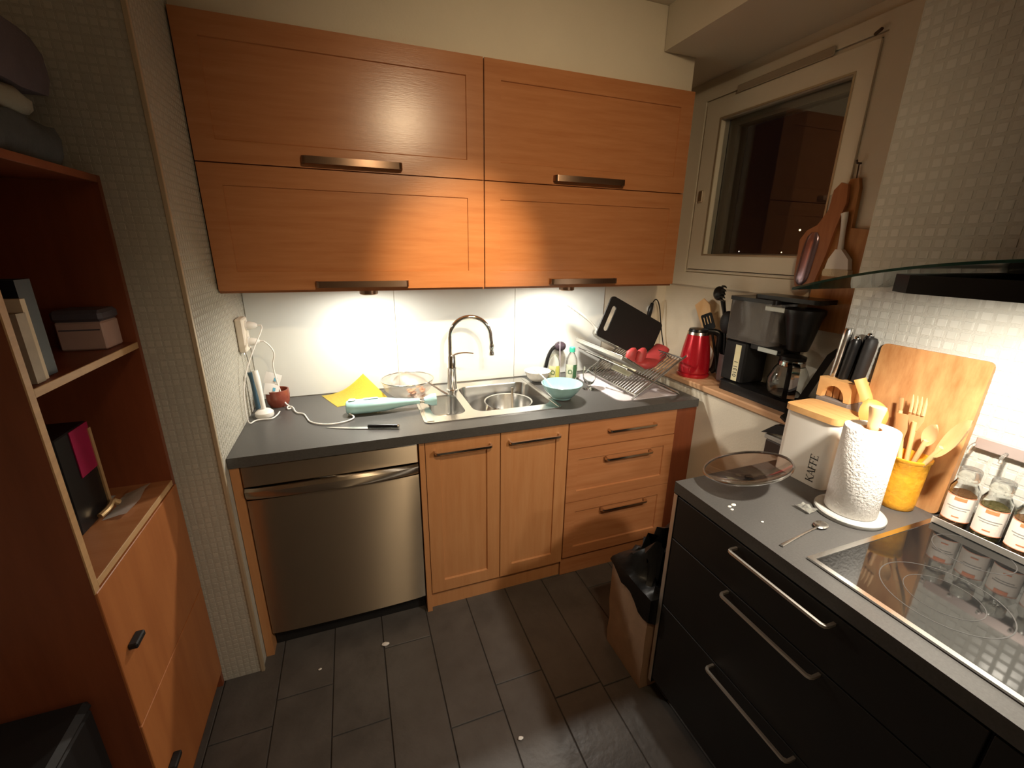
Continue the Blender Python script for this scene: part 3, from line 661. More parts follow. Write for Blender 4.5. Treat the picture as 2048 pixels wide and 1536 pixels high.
G().lathe([(0, 0), (.036, 0), (.046, .018), (.050, .05), (.048, .078), (.043, .078), (.044, .05), (.040, .02), (0, .012)], (.100, -.115, Z), 28, cap=False).done('pot', red_brown, t)
def sachet(o, xd, yd, wd, h, label):
    t = thing('sachet', o, label, 'sachet')
    m = frame_from(o, xd, yd)
    rings = []
    for i in range(9):
        u = -wd/2+wd*i/8; th = .0008+.004*math.sin(PI*i/8)
        rings.append([(u, -h/2, -.0006), (u, 0, -th), (u, h/2, -.0006), (u, h/2, .0006), (u, 0, th), (u, -h/2, .0006)])
    G().loft(rings, m=m).done('packet', paper_w, t, smooth=60)
    G().box(wd*.1, wd*.28, -.008, .008, .0048, .0054, m=m).done('blue_mark', blue_prt, t, smooth=0)
sachet((.090, -.120, 1.030), (1, -.15, -.35), (.25, .25, 1), .066, .052, 'upper white sachet with a blue square in the small pot')
sachet((.084, -.148, .990), (1, -.1, -.18), (.1, .35, 1), .060, .05, 'lower white sachet with a blue mark in the small pot')
# hand blender lying down
t = thing('hand_blender', (.58, -.32, Z), 'pale teal hand blender lying on the worktop', 'hand blender')
bx = [(.392, .020), (.398, .030), (.43, .033), (.50, .033), (.56, .030), (.61, .022), (.66, .0155), (.71, .013)]
m = frame_from((0, -.332, .9342), (1, -.02, 0), (0, 1, 0))
G().tube([(x, 0, 0) for x, _ in bx], [r for _, r in bx], 20, m=m).done('body', teal, t, smooth=60)
G().tube([(.70, 0, 0), (.735, 0, 0)], .0115, 16, m=m).done('shaft', steel, t, smooth=60)
G().tube([(.730, 0, 0), (.745, 0, 0), (.765, 0, 0), (.785, 0, 0)], [.014, .020, .028, .028], 20, m=m).done('bell', teal, t, smooth=60)
G().box(.405, .435, -.012, .012, .031, .0365, .003, m=m).done('switch', white_pl, t)
G().prism(RR(.465, .53, -.010, .010, .009, 4), 0, .001, 'xy', m=m @ TR(0, 0, .0335)).done('grip_pad', mat('grey_teal_pad', (.30, .45, .45), .5), t)
G().tube([(.086, -.168, 1.214), (.104, -.165, 1.196), (.117, -.155, 1.165), (.116, -.15, 1.14), (.103, -.145, 1.110), (.105, -.143, 1.06), (.112, -.142, 1.0), (.122, -.142, .95), (.130, -.148, .918), (.150, -.165, .907),
          (.158, -.19, .9055), (.145, -.20, .905), (.140, -.175, .912), (.165, -.185, .912), (.182, -.258, .9045), (.216, -.272, .9045), (.232, -.33, .9045), (.25, -.394, .9045), (.31, -.440, .9045), (.372, -.437, .9045), (.415, -.41, .9045), (.425, -.385, .906), (.402, -.362, .916), (.396, -.345, .922)],
         .0032, 7, smooth=2).done('cord', white_pl, t, label='white cord running across the worktop')
# knife
t = thing('kitchen_knife', (.45, -.50, Z), 'kitchen knife with black handle lying in front', 'knife')
m = frame_from((.310, -.470, .9012), (.285, -.085, 0), (.085, .285, 0))
G().prism([(0, .006), (.05, -.004), (.12, -.011), (.175, -.012), (.175, .008), (.02, .009)], 0, .0016, 'xy', m=m).done('blade', steel, t, smooth=0)
G().tube([(.172, -.001, .0085), (.19, -.001, .0085), (.23, -.001, .0085), (.27, -.002, .0085), (.292, -.004, .0085)], [.008, .009, .0095, .0085, .009], 10, flat=.85, m=m).done('handle', black_pl, t, smooth=60)
G().lathe([(0, 0), (.008, 0), (.006, .006), (0, .007)], m=m @ TR(.2925, -.004, .0085) @ RY(90), seg=10).done('end_cap', steel, t)
# yellow cloth
g = G(); rows = []; n = 14
A, B, C, D = Vector((.275, -.030, .9012)), Vector((.352, -.222, .9012)), Vector((.580, -.150, .9012)), Vector((.478, -.055, 1.004))
for i in range(n+1):
    u = i/n; row = []
    for j in range(n+1):
        v = j/n
        p = A*(1-u)*(1-v)+B*u*(1-v)+C*u*v+D*(1-u)*v
        h = (1-u)*v; sag = .058*math.sin(PI*min(1, v*1.0))*(1-u)*.9
        p.z = max(.9012+.0005*math.sin(9*u+7*v)**2, p.z-sag*.55)
        row.append(tuple(p))
    rows.append(row)
g.loft(rows, cap=False, closed=False); bmesh.ops.solidify(g.bm, geom=g.bm.faces[:], thickness=-.0018)
g.done('dish_cloth', yellow_cl, label='yellow dish cloth with one corner standing up', cat='cloth', smooth=60)
# sieve
t = thing('sieve_bowl', (.685, -.145, Z), 'steel mesh sieve with food scraps beside the sink', 'sieve')
c = (.683, -.140, Z)
G().lathe([(.045, .002), (.085, .010), (.112, .035), (.123, .070), (.126, .082)], c, 40, cap=False).done('mesh_bowl', mesh_m, t, smooth=60)
G().lathe([(0, .0005), (.046, .0005), (.046, .004), (0, .004)], c, 24).done('base', steel, t)
g = G(); g.tube([(c[0]+.127*math.cos(2*PI*i/40), c[1]+.127*math.sin(2*PI*i/40), c[2]+.084) for i in range(41)], .0032, 8); g.done('rim', steel, t, smooth=60)
for s in (-1, 1):
    G().tube([(c[0]+.088, c[1]-.090+s*.008, c[2]+.082), (c[0]+.14, c[1]-.15+s*.009, c[2]+.052), (c[0]+.165, c[1]-.178+s*.010, c[2]+.040)], .0030, 8).done('handle_wire', steel, t)
rnd = random.Random(3)
g = G()
for i in range(26):
    a = rnd.uniform(0, 2*PI); r = .05*math.sqrt(rnd.random())
    g.sphere((c[0]+.03+r*math.cos(a), c[1]+r*.8*math.sin(a), c[2]+.010+rnd.random()*.020), rnd.uniform(.005, .010), 7, 5, rnd.uniform(.8, 1.5), 1, .6)
g.done('food_scraps', food, label='orange food scraps lying inside the sieve', cat='food', kind='stuff')
# pot in sink
pz = .745
t = thing('steel_pot', (1.165, -.275, pz), 'round steel pot standing in the large basin', 'pot')
pc = (1.165, -.285, pz)
G().lathe([(0, 0), (.100, 0), (.108, .006), (.113, .02), (.119, .112), (.124, .117), (.124, .119), (.117, .117), (.110, .02), (.100, .008), (0, .006)], pc, 40, cap=False).done('body', steel, t, smooth=60)
for s in (-1, 1):
    G().tube([(pc[0]+s*.012-.06, pc[1]-.098, pz+.095), (pc[0]+s*.014-.062, pc[1]-.128, pz+.094), (pc[0]+s*.010-.062, pc[1]-.131, pz+.090)], .004, 8).done('rivet_lug', steel, t)
t = thing('pot_ladle', (1.19, -.29, pz+.01), 'steel handled utensil standing in the pot', 'utensil')
G().tube([(1.185, -.300, pz+.009), (1.188, -.285, pz+.06), (1.192, -.265, pz+.18)], [.004, .005, .007], 8).done('handle', nickel, t)
G().sphere((1.184, -.305, pz+.016), .016, 12, 8, 1.3, 1, .45).done('bowl', steel, t)
# white bowl
t = thing('white_bowl', (1.375, -.125, Z), 'white ceramic bowl behind the right edge of the sink', 'bowl')
G().lathe([(0, .000), (.035, .0), (.040, .005), (.060, .025), (.074, .058), (.071, .058), (.057, .028), (.03, .012), (0, .010)], (1.392, -.128, .9065), 36, cap=False).done('bowl', white_cer, t, smooth=60)
# bottles
def bottle(x, y, label, body_m, cap_m, h, cap, lbl_m, band_m):
    t = thing('soap_bottle', (x, y, Z), label, 'bottle')
    G().lathe([(0, 0), (.030, 0), (.033, .004), (.033, h*.62), (.030, h*.74), (.016, h*.92), (.0125, h*.95), (.0125, h)], (x, y, Z), 28, cap=False).done('body', clear_pl, t, smooth=60)
    G().lathe([(0, .003), (.0305, .003), (.0305, h*.40), (0, h*.40)], (x, y, Z), 24).done('liquid', body_m, t)
    a = math.atan2(CAM.y-y, CAM.x-x)
    G().lathe([(.0334, h*.10), (.0338, h*.10), (.0338, h*.56), (.0334, h*.56)], (x, y, Z), 16, a0=a-1.0, a1=a+.25, cap=False).done('label', lbl_m, t)
    G().lathe([(.0334, h*.10), (.0338, h*.10), (.0338, h*.56), (.0334, h*.56)], (x, y, Z), 10, a0=a+.3, a1=a+1.1, cap=False).done('label', band_m, t)
    m = TR(x, y, Z+h*.32) @ RZ(math.degrees(a)-10) @ TR(.034, 0, 0)
    G().prism(circ(0, 0, .012, 20), .0, .0006, 'yz', holes=[circ(0, 0, .009, 20)], m=m).done('emblem_ring', green_lbl, t)
    if cap == 'cap':
        G().lathe([(0, h-.004), (.0165, h-.004), (.0165, h+.020), (.014, h+.023), (0, h+.023)], (x, y, Z), 20).done('cap', cap_m, t)
    return t
bottle(1.500, -.112, 'left soap bottle with pale yellow label and no cap', soap_y, None, .150, None, mat('pale_yellow_label', (.66, .64, .36), .5, var=.2, vscale=50), mat('yellow_green_band', (.50, .50, .10), .5))
bottle(1.592, -.145, 'right soap bottle with green cap and dark green label', clear_pl, green_cap, .165, 'cap', mat('pale_green_label', (.62, .66, .50), .5, var=.25, vscale=50), green_lbl)
t = thing('dish_brush', (1.545, -.06, Z), 'black curved dish brush with a dark round head behind the bottles', 'brush')
G().tube([(1.475, -.048, .901), (1.478, -.048, .96), (1.490, -.048, 1.02), (1.512, -.048, 1.06), (1.535, -.05, 1.075)], [.010, .011, .010, .010, .012], 10, smooth=1).done('handle', black_pl, t)
G().sphere((1.560, -.055, 1.075), .032, 18, 10, 1.1, .9, .9).done('head', mat('dark_plum_plastic', (.045, .03, .04), .3), t)
t = thing('thin_straw', (1.545, -.088, Z), 'thin upright lilac straw between the bottles', 'straw')
G().tube([(1.549, -.090, .9005), (1.547, -.088, 1.0), (1.541, -.080, 1.178)], .0028, 8).done('stem', mat('lilac_plastic', (.42, .36, .42), .4), t)
# teal bowl with spoon and sponge
t = thing('teal_bowl', (1.392, -.435, Z), 'teal enamel bowl in front of the bottles', 'bowl')
tb = (1.392, -.430, .9066)
G().lathe([(0, 0), (.048, 0), (.050, .008), (.060, .012), (.085, .042), (.102, .074), (.099, .075), (.081, .044), (.055, .016), (0, .012)], tb, 44, cap=False).done('bowl', teal_bowl, t, smooth=60)
t = thing('white_spoon', (1.33, -.37, .98), 'white plastic spoon leaning out of the teal bowl', 'spoon')
G().tube([(1.375, -.425, .926), (1.345, -.40, .962), (1.322, -.365, 1.000), (1.288, -.318, 1.028)], [.010, .0055, .0055, .006], 10, flat=.6, smooth=1).done('handle', white_pl, t)
G().sphere((1.385, -.432, .9265), .016, 12, 8, 1.2, .9, .4).done('bowl', white_pl, t)
G().sphere((1.424, -.462, .9455), .0150, 12, 8, 1.2, .9, .75).done('scrub_sponge', mat('dark_olive_scrub', (.05, .045, .03), .9, bump=.5, bscale=200), label='dark scrubber lying in the teal bowl', cat='sponge')
# wine glass
t = thing('drinking_glass', (1.600, -.330, Z), 'stemmed clear glass beside the teal bowl', 'glass')
G().lathe([(0, 0), (.034, 0), (.034, .002), (.010, .006), (.006, .012), (.0075, .02), (.024, .034), (.034, .060), (.036, .085), (.032, .125), (.0308, .125), (.0345, .085), (.0325, .062), (.022, .037), (0, .026)], (1.603, -.330, Z), 36, cap=False).done('glass', clear, t, smooth=60)
# drying mat
mt_ = RR(1.640, 2.02, -.565, -.075, .045, 6)
G().prism(mt_, .9003, .9045, 'xy').done('drying_mat', mat_lilac, label='pale drying mat under the dish rack', cat='mat', smooth=0)
# cutlery on mat
def cutlery(kind, o, d, label):
    t = thing(kind, o, label, kind)
    m = frame_from(o, d, (-d[1], d[0], 0))
    G().tube([(0, 0, .0025), (.05, 0, .0035), (.11, 0, .0025)], [.0045, .003, .0028], 8, flat=.5, m=m).done('handle', steel, t)
    if kind == 'teaspoon': G().sphere((.128, 0, .004), .012, 12, 8, 1.6, 1, .28, m=m).done('bowl', steel, t)
    else:
        G().box(.108, .128, -.010, .010, .0015, .0035, .0008, m=m).done('neck', steel, t)
        for k in range(4): G().box(.127, .160, -.0095+k*.0055, -.0070+k*.0055, .0015, .0033, m=m).done('tine', steel, t)
cutlery('fork', (1.690, -.360, .9047), (.35, -.95, 0), 'steel fork lying on the drying mat')
cutlery('teaspoon', (1.735, -.330, .9047), (.20, -.98, 0), 'steel teaspoon lying on the drying mat')
# dish rack: two crossing wire grids, rails along y
rk = thing('dish_rack', (1.83, -.33, .9046), 'folding wire dish rack holding the washing up', 'dish rack')
RY0, RY1 = -.570, -.085
def wire(a, b, r=.0026, name='wire'): G().tube([a, b], r, 6).done(name, steel, rk)
PA = [(1.735, .925), (1.985, 1.095)]       # grid rising to the right
PB = [(1.690, 1.055), (1.955, .925)]       # grid rising to the left
for (p, q) in (PA, PB):
    for x, z in (p, q): G().tube([(x, RY0, z), (x, RY1, z)], .0042, 8).done('rail', steel, rk)
for k in range(23):
    y = RY0+.010+(RY1-RY0-.02)*k/22
    wire((PA[0][0], y, PA[0][1]), (PA[1][0], y, PA[1][1]))
for k in range(12):
    y = RY0+.030+(RY1-RY0-.06)*k/11
    wire((PB[0][0], y, PB[0][1]), (PB[1][0], y, PB[1][1]))
for y in (RY0, RY1):
    G().tube([(PA[0][0]-.028, y, .9085), (PA[1][0]+.02, y, PA[1][1]+.012)], .0048, 8).done('leg', steel, rk)
    G().tube([(PB[0][0]-.03, y, PB[0][1]+.012), (PB[1][0]+.035, y, .9085)], .0048, 8).done('leg', steel, rk)
# grey tray standing on the left-rising arm
m = frame_from((1.700, -.32, 1.075), (0, 1, 0), (-.87, 0, .50))
t = thing('baking_tray', (1.70, -.32, 1.06), 'large grey tray propped along the rack', 'tray')
nrm = (m.to_3x3() @ Vector((0, 0, 1)))
g = G(); out = RR(-.245, .245, -.085, .075, .02, 4)
def trr(s, z, dx=0): return [m @ Vector((x*s, y*(1-(1-s)*2.2), z)) for x, y in out]
g.loft([trr(1.0, .016), trr(.985, .0), trr(.93, -.002), ], cap=False)
bmesh.ops.contextual_create(g.bm, geom=[e for e in g.bm.edges if e.is_boundary and all(((m.inverted() @ v.co).z < -.001) for v in e.verts)])
bmesh.ops.solidify(g.bm, geom=g.bm.faces[:], thickness=.0016)
g.done('pan', mat('grey_tray_metal', (.36, .35, .31), .32, .6), t, smooth=50)
g = G(); rp = trr(1.0, .016); g.tube([tuple(v) for v in rp]+[tuple(rp[0])], .0034, 8); g.done('rolled_rim', steel, t, smooth=60)
# frying pan
m = frame_from((1.782, -.195, 1.115), (.87, 0, -.50), (0, 1, 0))
t = thing('frying_pan', (1.77, -.245, 1.08), 'steel frying pan with black inside and long steel handle lying on the tray', 'frying pan')
G().lathe([(0, 0), (.080, 0), (.094, .010), (.104, .036), (.107, .037), (.107, .034), (.098, .006), (.084, -.004), (0, -.004)], m=m, seg=40, cap=False).done('pan', steel, t, smooth=50)
G().lathe([(0, .0008), (.079, .0008), (.0925, .0105), (.1015, .0345), (.1005, .0345), (.0915, .0115), (.0785, .002), (0, .002)], m=m, seg=40, cap=False).done('black_coating', black_pl, t, smooth=60)
hm = [(-.100, 0, .026), (-.13, .004, .040), (-.20, .006, .052), (-.335, .004, .060)]
G().tube(hm, [.010, .009, .011, .013], 10, flat=.6, smooth=1, m=m).done('handle', mat('satin_pan_handle', (.80, .76, .70), .4, .5), t, smooth=60)
# pale food / dishes in the lower rack
G().box(-.055, .055, -.085, .085, 0, .010, .004, m=frame_from((1.835, -.33, 1.000), (.827, 0, .562), (0, 1, 0))).done('cheese_board', mat('pale_yellow_board', (.70, .68, .48), .5, var=.2, vscale=40), label='small pale yellow board lying inside the rack', cat='board')
g = G(); mm = frame_from((1.822, -.27, 1.006), (.827, 0, .562), (0, 1, 0))
g.lathe([(0, .0), (.018, .0), (.026, .02), (.028, .045), (.025, .045), (.022, .02), (0, .006)], seg=24, m=mm, cap=False)
g.done('egg_cup', mat('cream_cup', (.72, .70, .55), .4), label='small cream cup lying inside the rack', cat='cup')
# black board leaning
t = thing('black_cutting_board', (1.84, -.29, 1.05), 'black plastic cutting board with a slot handle, propped in the rack', 'cutting board')
m = frame_from((1.628, -.312, 1.187), (.898, 0, -.440), (.370, .10, .93))
bo = RR(0, .378, 0, .222, .022, 5); slot = RR(.028, .056, .040, .178, .0138, 6)
G().prism(bo, 0, .009, 'xy', holes=[slot], m=m).done('board', black_mt, t, smooth=0)
# red oven glove
t = thing('oven_glove', (1.88, -.43, 1.03), 'red silicone oven glove draped over the rack', 'oven glove')
def ell(c, u, v, ru, rv, n=18, wob=0): 
    c = Vector(c); u = Vector(u).normalized(); v = Vector(v).normalized()
    return [tuple(c+u*ru*math.cos(2*PI*i/n)+v*rv*math.sin(2*PI*i/n)) for i in range(n)]
G().loft([ell((1.800, -.455, 1.055), (.4, -.1, .9), (-.2, 1, .1), .010, .020), ell((1.83, -.45, 1.05), (.4, -.1, .9), (-.2, 1, .1), .030, .045), ell((1.885, -.43, 1.047), (.2, -.1, 1), (-.2, 1, .1), .028, .055),
          ell((1.95, -.40, 1.062), (0, -.1, 1), (-.2, 1, .1), .022, .058), ell((2.0, -.37, 1.085), (-.2, -.1, 1), (-.2, 1, .1), .020, .055), ell((2.035, -.35, 1.102), (-.3, -.1, 1), (-.2, 1, .1), .017, .05)]).done('hand_part', red_glove, t, smooth=70)
G().loft([ell((1.775, -.440, 1.065), (1, 0, .3), (-.1, 1, 0), .022, .016), ell((1.772, -.437, 1.09), (1, 0, .2), (-.1, 1, 0), .030, .020), ell((1.778, -.435, 1.118), (1, 0, .1), (-.1, 1, 0), .028, .018), ell((1.785, -.435, 1.132), (1, 0, .1), (-.1, 1, 0), .012, .010)]).done('thumb_part', red_glove, t, smooth=70)
G().loft([ell((1.820, -.450, 1.06), (1, 0, .3), (-.1, 1, 0), .024, .018), ell((1.828, -.446, 1.09), (1, 0, .1), (-.1, 1, 0), .030, .020), ell((1.838, -.44, 1.118), (1, 0, 0), (-.1, 1, 0), .024, .018), ell((1.842, -.44, 1.130), (1, 0, .1), (-.1, 1, 0), .010, .009)]).done('finger_part', red_glove, t, smooth=70)
# black plug with cable on the back wall
t = thing('black_plug', (2.20, -.03, 1.27), 'black plug with looping cable on the wall behind the black board', 'plug')
G().lathe([(0, 0), (.024, 0), (.024, .012), (0, .012)], m=TR(2.195, -.0005, 1.262) @ RX(90), seg=20).done('socket_plate', white_pl, t)
G().tube([(2.172, -.026, 1.205), (2.176, -.03, 1.26), (2.186, -.032, 1.302)], [.013, .016, .009], 10, smooth=1).done('body', black_pl, t)
G().tube([(2.186, -.032, 1.30), (2.20, -.035, 1.325), (2.218, -.04, 1.318), (2.235, -.045, 1.27), (2.245, -.05, 1.20), (2.262, -.06, 1.10), (2.265, -.10, 1.00), (2.262, -.16, .978)], .0035, 7, smooth=2).done('cable', black_pl, t)

# ------------------------------------------------------------------ window ledge
LZ = .9714
t = thing('electric_kettle', (2.15, -.475, LZ), 'metallic red electric kettle with black handle on the ledge', 'kettle')
kc = (2.150, -.478, LZ)
G().lathe([(0, 0), (.080, 0), (.083, .006), (.083, .016), (.078, .020), (0, .020)], kc, 36).done('base', red_ket, t)
G().lathe([(0, .021), (.076, .021), (.079, .03), (.076, .09), (.066, .16), (.054, .222), (0, .223)], kc, 40).done('body', red_ket, t, smooth=50)
G().lathe([(.0535, .221), (.0555, .222), (.0525, .236), (0, .238)], kc, 36, cap=False).done('collar', nickel, t)
G().lathe([(0, .2385), (.050, .2385), (.046, .250), (.02, .254), (0, .254)], kc, 30).done('lid', black_pl, t)
hd_ = Vector((.70, -.71, 0))
def kp(r, z): v = Vector(kc)+hd_*r; return (v.x, v.y, LZ+z)
G().tube([kp(.045, .240), kp(.085, .240), kp(.108, .225), kp(.110, .18), kp(.108, .10), kp(.102, .045), kp(.084, .030)], [.013, .014, .015, .016, .016, .015, .012], 12, flat=1.25, smooth=1).done('handle', black_pl, t, smooth=60)
G().box(-.004, .004, -.014, .014, .03, .20, .003, m=TR(kc[0], kc[1], LZ) @ RZ(-70) @ TR(.076, 0, 0) @ RY(-7)).done('water_gauge', nickel, t)
# utensil holder
uc = (2.236, -.616, LZ)
t = thing('utensil_jar', uc, 'dark jar holding black cooking utensils beside the kettle', 'jar')
G().lathe([(0, 0), (.042, 0), (.045, .01), (.047, .14), (.044, .14), (.042, .012), (0, .008)], uc, 32, cap=False).done('jar', mat('brown_smoked_jar', (.16, .11, .10), .2, trans=.3), t, smooth=50)
t = thing('pasta_server', (2.215, -.58, LZ+.02), 'black toothed pasta server standing in the utensil jar', 'utensil')
G().tube([(2.225, -.610, LZ+.012), (2.222, -.590, LZ+.20), (2.218, -.565, LZ+.33), (2.212, -.545, LZ+.40)], [.006, .007, .008, .012], 10, smooth=1).done('handle', black_pl, t)
g = G(); g.sphere((2.200, -.525, LZ+.435), .034, 18, 10, .55, 1.0, 1.05); g.done('head', black_pl, t, smooth=60)
for k in range(5):
    z = LZ+.405+.0165*k
    G().tube([(2.195, -.545, z), (2.185, -.572, z+.002), (2.178, -.588, z-.004)], [.0060, .0050, .0018], 8, smooth=1).done('tooth', black_pl, t)
t = thing('slotted_turner', (2.2, -.56, LZ+.02), 'black slotted turner standing in the utensil jar', 'utensil')
G().tube([(2.215, -.585, LZ+.012), (2.20, -.545, LZ+.17), (2.190, -.52, LZ+.26)], .006, 8).done('handle', black_pl, t)
m = frame_from((2.188, -.515, LZ+.25), (.1, -1, .45), (-.12, .42, 1))
G().prism(RR(-.034, .034, 0, .085, .010, 4), -.002, .002, 'xy', holes=[RR(-.024+.018*k, -.016+.018*k, .030, .070, .0035, 3) for k in range(3)], m=m).done('blade', black_pl, t, smooth=0)
t = thing('wooden_spatula', (2.2, -.52, LZ+.02), 'pale flat spatula behind the black turner', 'utensil')
G().prism([(-.612, LZ+.012), (-.600, LZ+.012), (-.500, LZ+.13), (-.402, 1.205), (-.325, 1.322), (-.382, 1.365), (-.431, 1.338), (-.462, 1.235), (-.545, LZ+.15)], 2.243, 2.249, 'yz').done('blade', pale_spoon, t, smooth=0)
t = thing('black_ladle', (2.24, -.62, LZ+.02), 'broad black ladle standing in the utensil jar', 'utensil')
G().tube([(2.235, -.610, LZ+.012), (2.232, -.620, LZ+.18), (2.222, -.612, LZ+.26)], .007, 8).done('handle', black_pl, t)
G().sphere((2.207, -.600, LZ+.30), .044, 18, 10, .6, .95, 1.3).done('bowl', black_mt, t, smooth=60)
# coffee maker
t = thing('coffee_maker', (2.19, -.87, LZ), 'black filter coffee maker with glass jug on the ledge', 'coffee maker')
G().prism(RR(2.105, 2.275, -1.085, -.690, .03, 5), LZ, LZ+.042, 'xy').done('base', black_pl, t, smooth=30)
G().box(2.135, 2.275, -.800, -.672, LZ+.042, LZ+.240, .008).done('column', black_pl, t, smooth=30)
rz0, rz1 = LZ+.243, LZ+.425
G().prism(RR(2.130, 2.275, -.905, -.668, .018, 4), rz0, rz1, 'xy').done('water_tank', smoke, t, smooth=30)
G().prism(RR(2.126, 2.279, -.91, -.664, .018, 4), rz1, rz1+.016, 'xy').done('tank_lid', black_pl, t, smooth=30)
G().prism(RR(2.145, 2.265, -1.075, -.780, .02, 4), rz1+.0165, rz1+.034, 'xy').done('top_arm', black_pl, t, smooth=30)
bc = (2.185, -1.000)
G().lathe([(0, 0), (.038, 0), (.042, .012), (.066, .135), (.074, .152), (.074, .168), (.060, .172), (0, .174)], (bc[0], bc[1], LZ+.248), 36).done('filter_basket', black_pl, t, smooth=45)
G().box(2.150, 2.262, -.965, -.80, LZ+.212, LZ+.244, .006).done('lower_arm', black_pl, t, smooth=30)
for z in (rz1-.028, LZ+.219): G().box(2.126, 2.134, -.955, -.862, z, z+.019, .002).done('metal_badge', mat('pale_grey_badge', (.46, .50, .47), .4), t, smooth=0)
jc = (bc[0], bc[1]+.010, LZ+.0435)
G().lathe([(0, .002), (.056, .002), (.068, .012), (.080, .045), (.079, .075), (.062, .120), (.048, .142), (.046, .160), (.0445, .160), (.0465, .141), (.060, .119), (.077, .075), (.078, .046), (.066, .014), (0, .004)], jc, 40, cap=False).done('glass_jug', clear, t, smooth=60)
G().lathe([(0, .1605), (.049, .1605), (.050, .176), (.030, .184), (0, .185)], jc, 32).done('jug_lid', black_pl, t)
G().lathe([(.0475, .135), (.0505, .135), (.0505, .155), (.0475, .155)], jc, 32, cap=False).done('jug_collar', chrome, t)
hv = Vector((-.74, -.67, 0)).normalized(); sd = Vector((-hv.y, hv.x, 0))
def jp(r, z): v = Vector(jc)+hv*r; return (v.x, v.y, jc[2]+z)
def strip(off, wd, mt_, nm):
    rings = []
    for r, z in ((.046, .152), (.072, .152), (.090, .140), (.098, .115), (.100, .07), (.097, .018), (.090, .012)):
        c = Vector(jp(r, z))+sd*off
        rings.append([tuple(c+sd*wd), tuple(c+sd*wd+hv*.007), tuple(c-sd*wd+hv*.007), tuple(c-sd*wd)])
    G().loft(rings).done(nm, mt_, t, smooth=60)
strip(0.010, .0135, chrome, 'jug_handle')
strip(-.0130, .0085, black_pl, 'jug_grip')
# sticker with printed figures
sm = frame_from((2.1345, -.742, LZ+.050), (0, -1, 0), (0, 0, 1))
G().box(-.002, .030, 0, .172, 0, .0006, m=sm).done('sticker', sticker, t, smooth=0)
def text_mesh(txt, size):
    c = bpy.data.curves.new('lettering', 'FONT'); c.body = txt; c.size = size; c.extrude = .0003
    o = bpy.data.objects.new('lettering', c); COL.objects.link(o)
    bpy.context.view_layer.update()
    me = bpy.data.meshes.new_from_object(o.evaluated_get(bpy.context.evaluated_depsgraph_get()))
    bpy.data.objects.remove(o); bpy.data.curves.remove(c)
    return me
def lettering(txt, size, m, parent, mt_, squash=1.0):
    me = text_mesh(txt, size); bm = bmesh.new(); bm.from_mesh(me); bpy.data.meshes.remove(me)
    xs = [v.co.x for v in bm.verts]; ys = [v.co.y for v in bm.verts]; cx = (min(xs)+max(xs))/2; cy = (min(ys)+max(ys))/2
    for v in bm.verts: v.co = m @ Vector(((v.co.x-cx)*squash, v.co.y-cy, v.co.z))
    g = G(); g.bm.free(); g.bm = bm
    return g.done('lettering', mt_, parent, smooth=0)
lettering('0131 1', .030, sm @ TR(.014, .056, .0009) @ RZ(90), t, print_dk, .95)
# black leaning bar
t = thing('folding_bar', (2.02, -1.12, .98), 'long black bar leaning across the coffee jug', 'bar')
G().tube([(2.020, -1.122, .978), (2.060, -1.130, 1.010), (2.170, -1.148, 1.225), (2.195, -1.155, 1.250)], [.017, .016, .016, .012], 4, flat=1.15).done('bar', black_mt, t, smooth=30)
G().box(2.056, 2.075, -1.155, -1.10, .9716, .995, .004).done('foot', black_mt, t, smooth=0)
t = thing('wall_bracket', (2.058, -1.07, .80), 'small black bracket fixed to the low wall beside the coffee canister', 'bracket')
G().prism([(-1.02, .878), (-1.13, .905), (-1.13, .938), (-1.08, .934)], 2.045, 2.0705, 'yz').done('upper_arm', black_mt, t, smooth=0)
G().box(2.050, 2.0705, -1.13, -1.035, .858, .876, .002).done('middle_strip', mat('grey_case_lid', (.42, .40, .36), .5), t, smooth=0)
G().box(2.048, 2.0705, -1.13, -1.045, .790, .857, .004).done('lower_box', mat('dark_brown_plastic', (.05, .035, .03), .5), t, smooth=0)

# ------------------------------------------------------------------ boards and brush hanging by the window
HXW = 2.285
t = thing('hanging_board', (HXW-.01, -1.03, 1.30), 'long oiled wooden board with handle hanging beside the window', 'cutting board')
ol = [(-1.140, 1.33), (-1.125, 1.302), (-.96, 1.302), (-.945, 1.33), (-.945, 1.66), (-.965, 1.69), (-.990, 1.70), (-.995, 1.84), (-1.005, 1.875), (-1.035, 1.875), (-1.045, 1.84), (-1.050, 1.70), (-1.125, 1.69), (-1.140, 1.67)]
G().prism(ol, HXW-.018, HXW, 'yz').done('board', hang_wood, t, smooth=0)
G().tube([(HXW-.009, -1.02, 1.872), (HXW-.009, -1.018, 1.925)], .0025, 6).done('cord', hook_m, t)
G().tube([(HXW, -1.018, 1.928), (HXW-.022, -1.018, 1.928), (HXW-.026, -1.018, 1.938)], .004, 6).done('hook', hook_m, t)
t = thing('hanging_slicer', (HXW-.035, -.93, 1.45), 'dark wooden paddle slicer with a metal trough hanging by the window', 'slicer')
ol = [(-.868, 1.52), (-.878, 1.475), (-.905, 1.455), (-.940, 1.460), (-.960, 1.49), (-.985, 1.60), (-1.000, 1.70), (-1.020, 1.79), (-1.012, 1.855), (-.985, 1.865), (-.962, 1.84), (-.958, 1.77), (-.925, 1.715), (-.885, 1.695), (-.862, 1.66)]
G().prism(ol, HXW-.034, HXW-.019, 'yz').done('paddle', hang_dark, t, smooth=0)
m = frame_from((HXW-.0345, -.912, 1.583), (0, .10, -1), (0, -1, -.10))
rings = []
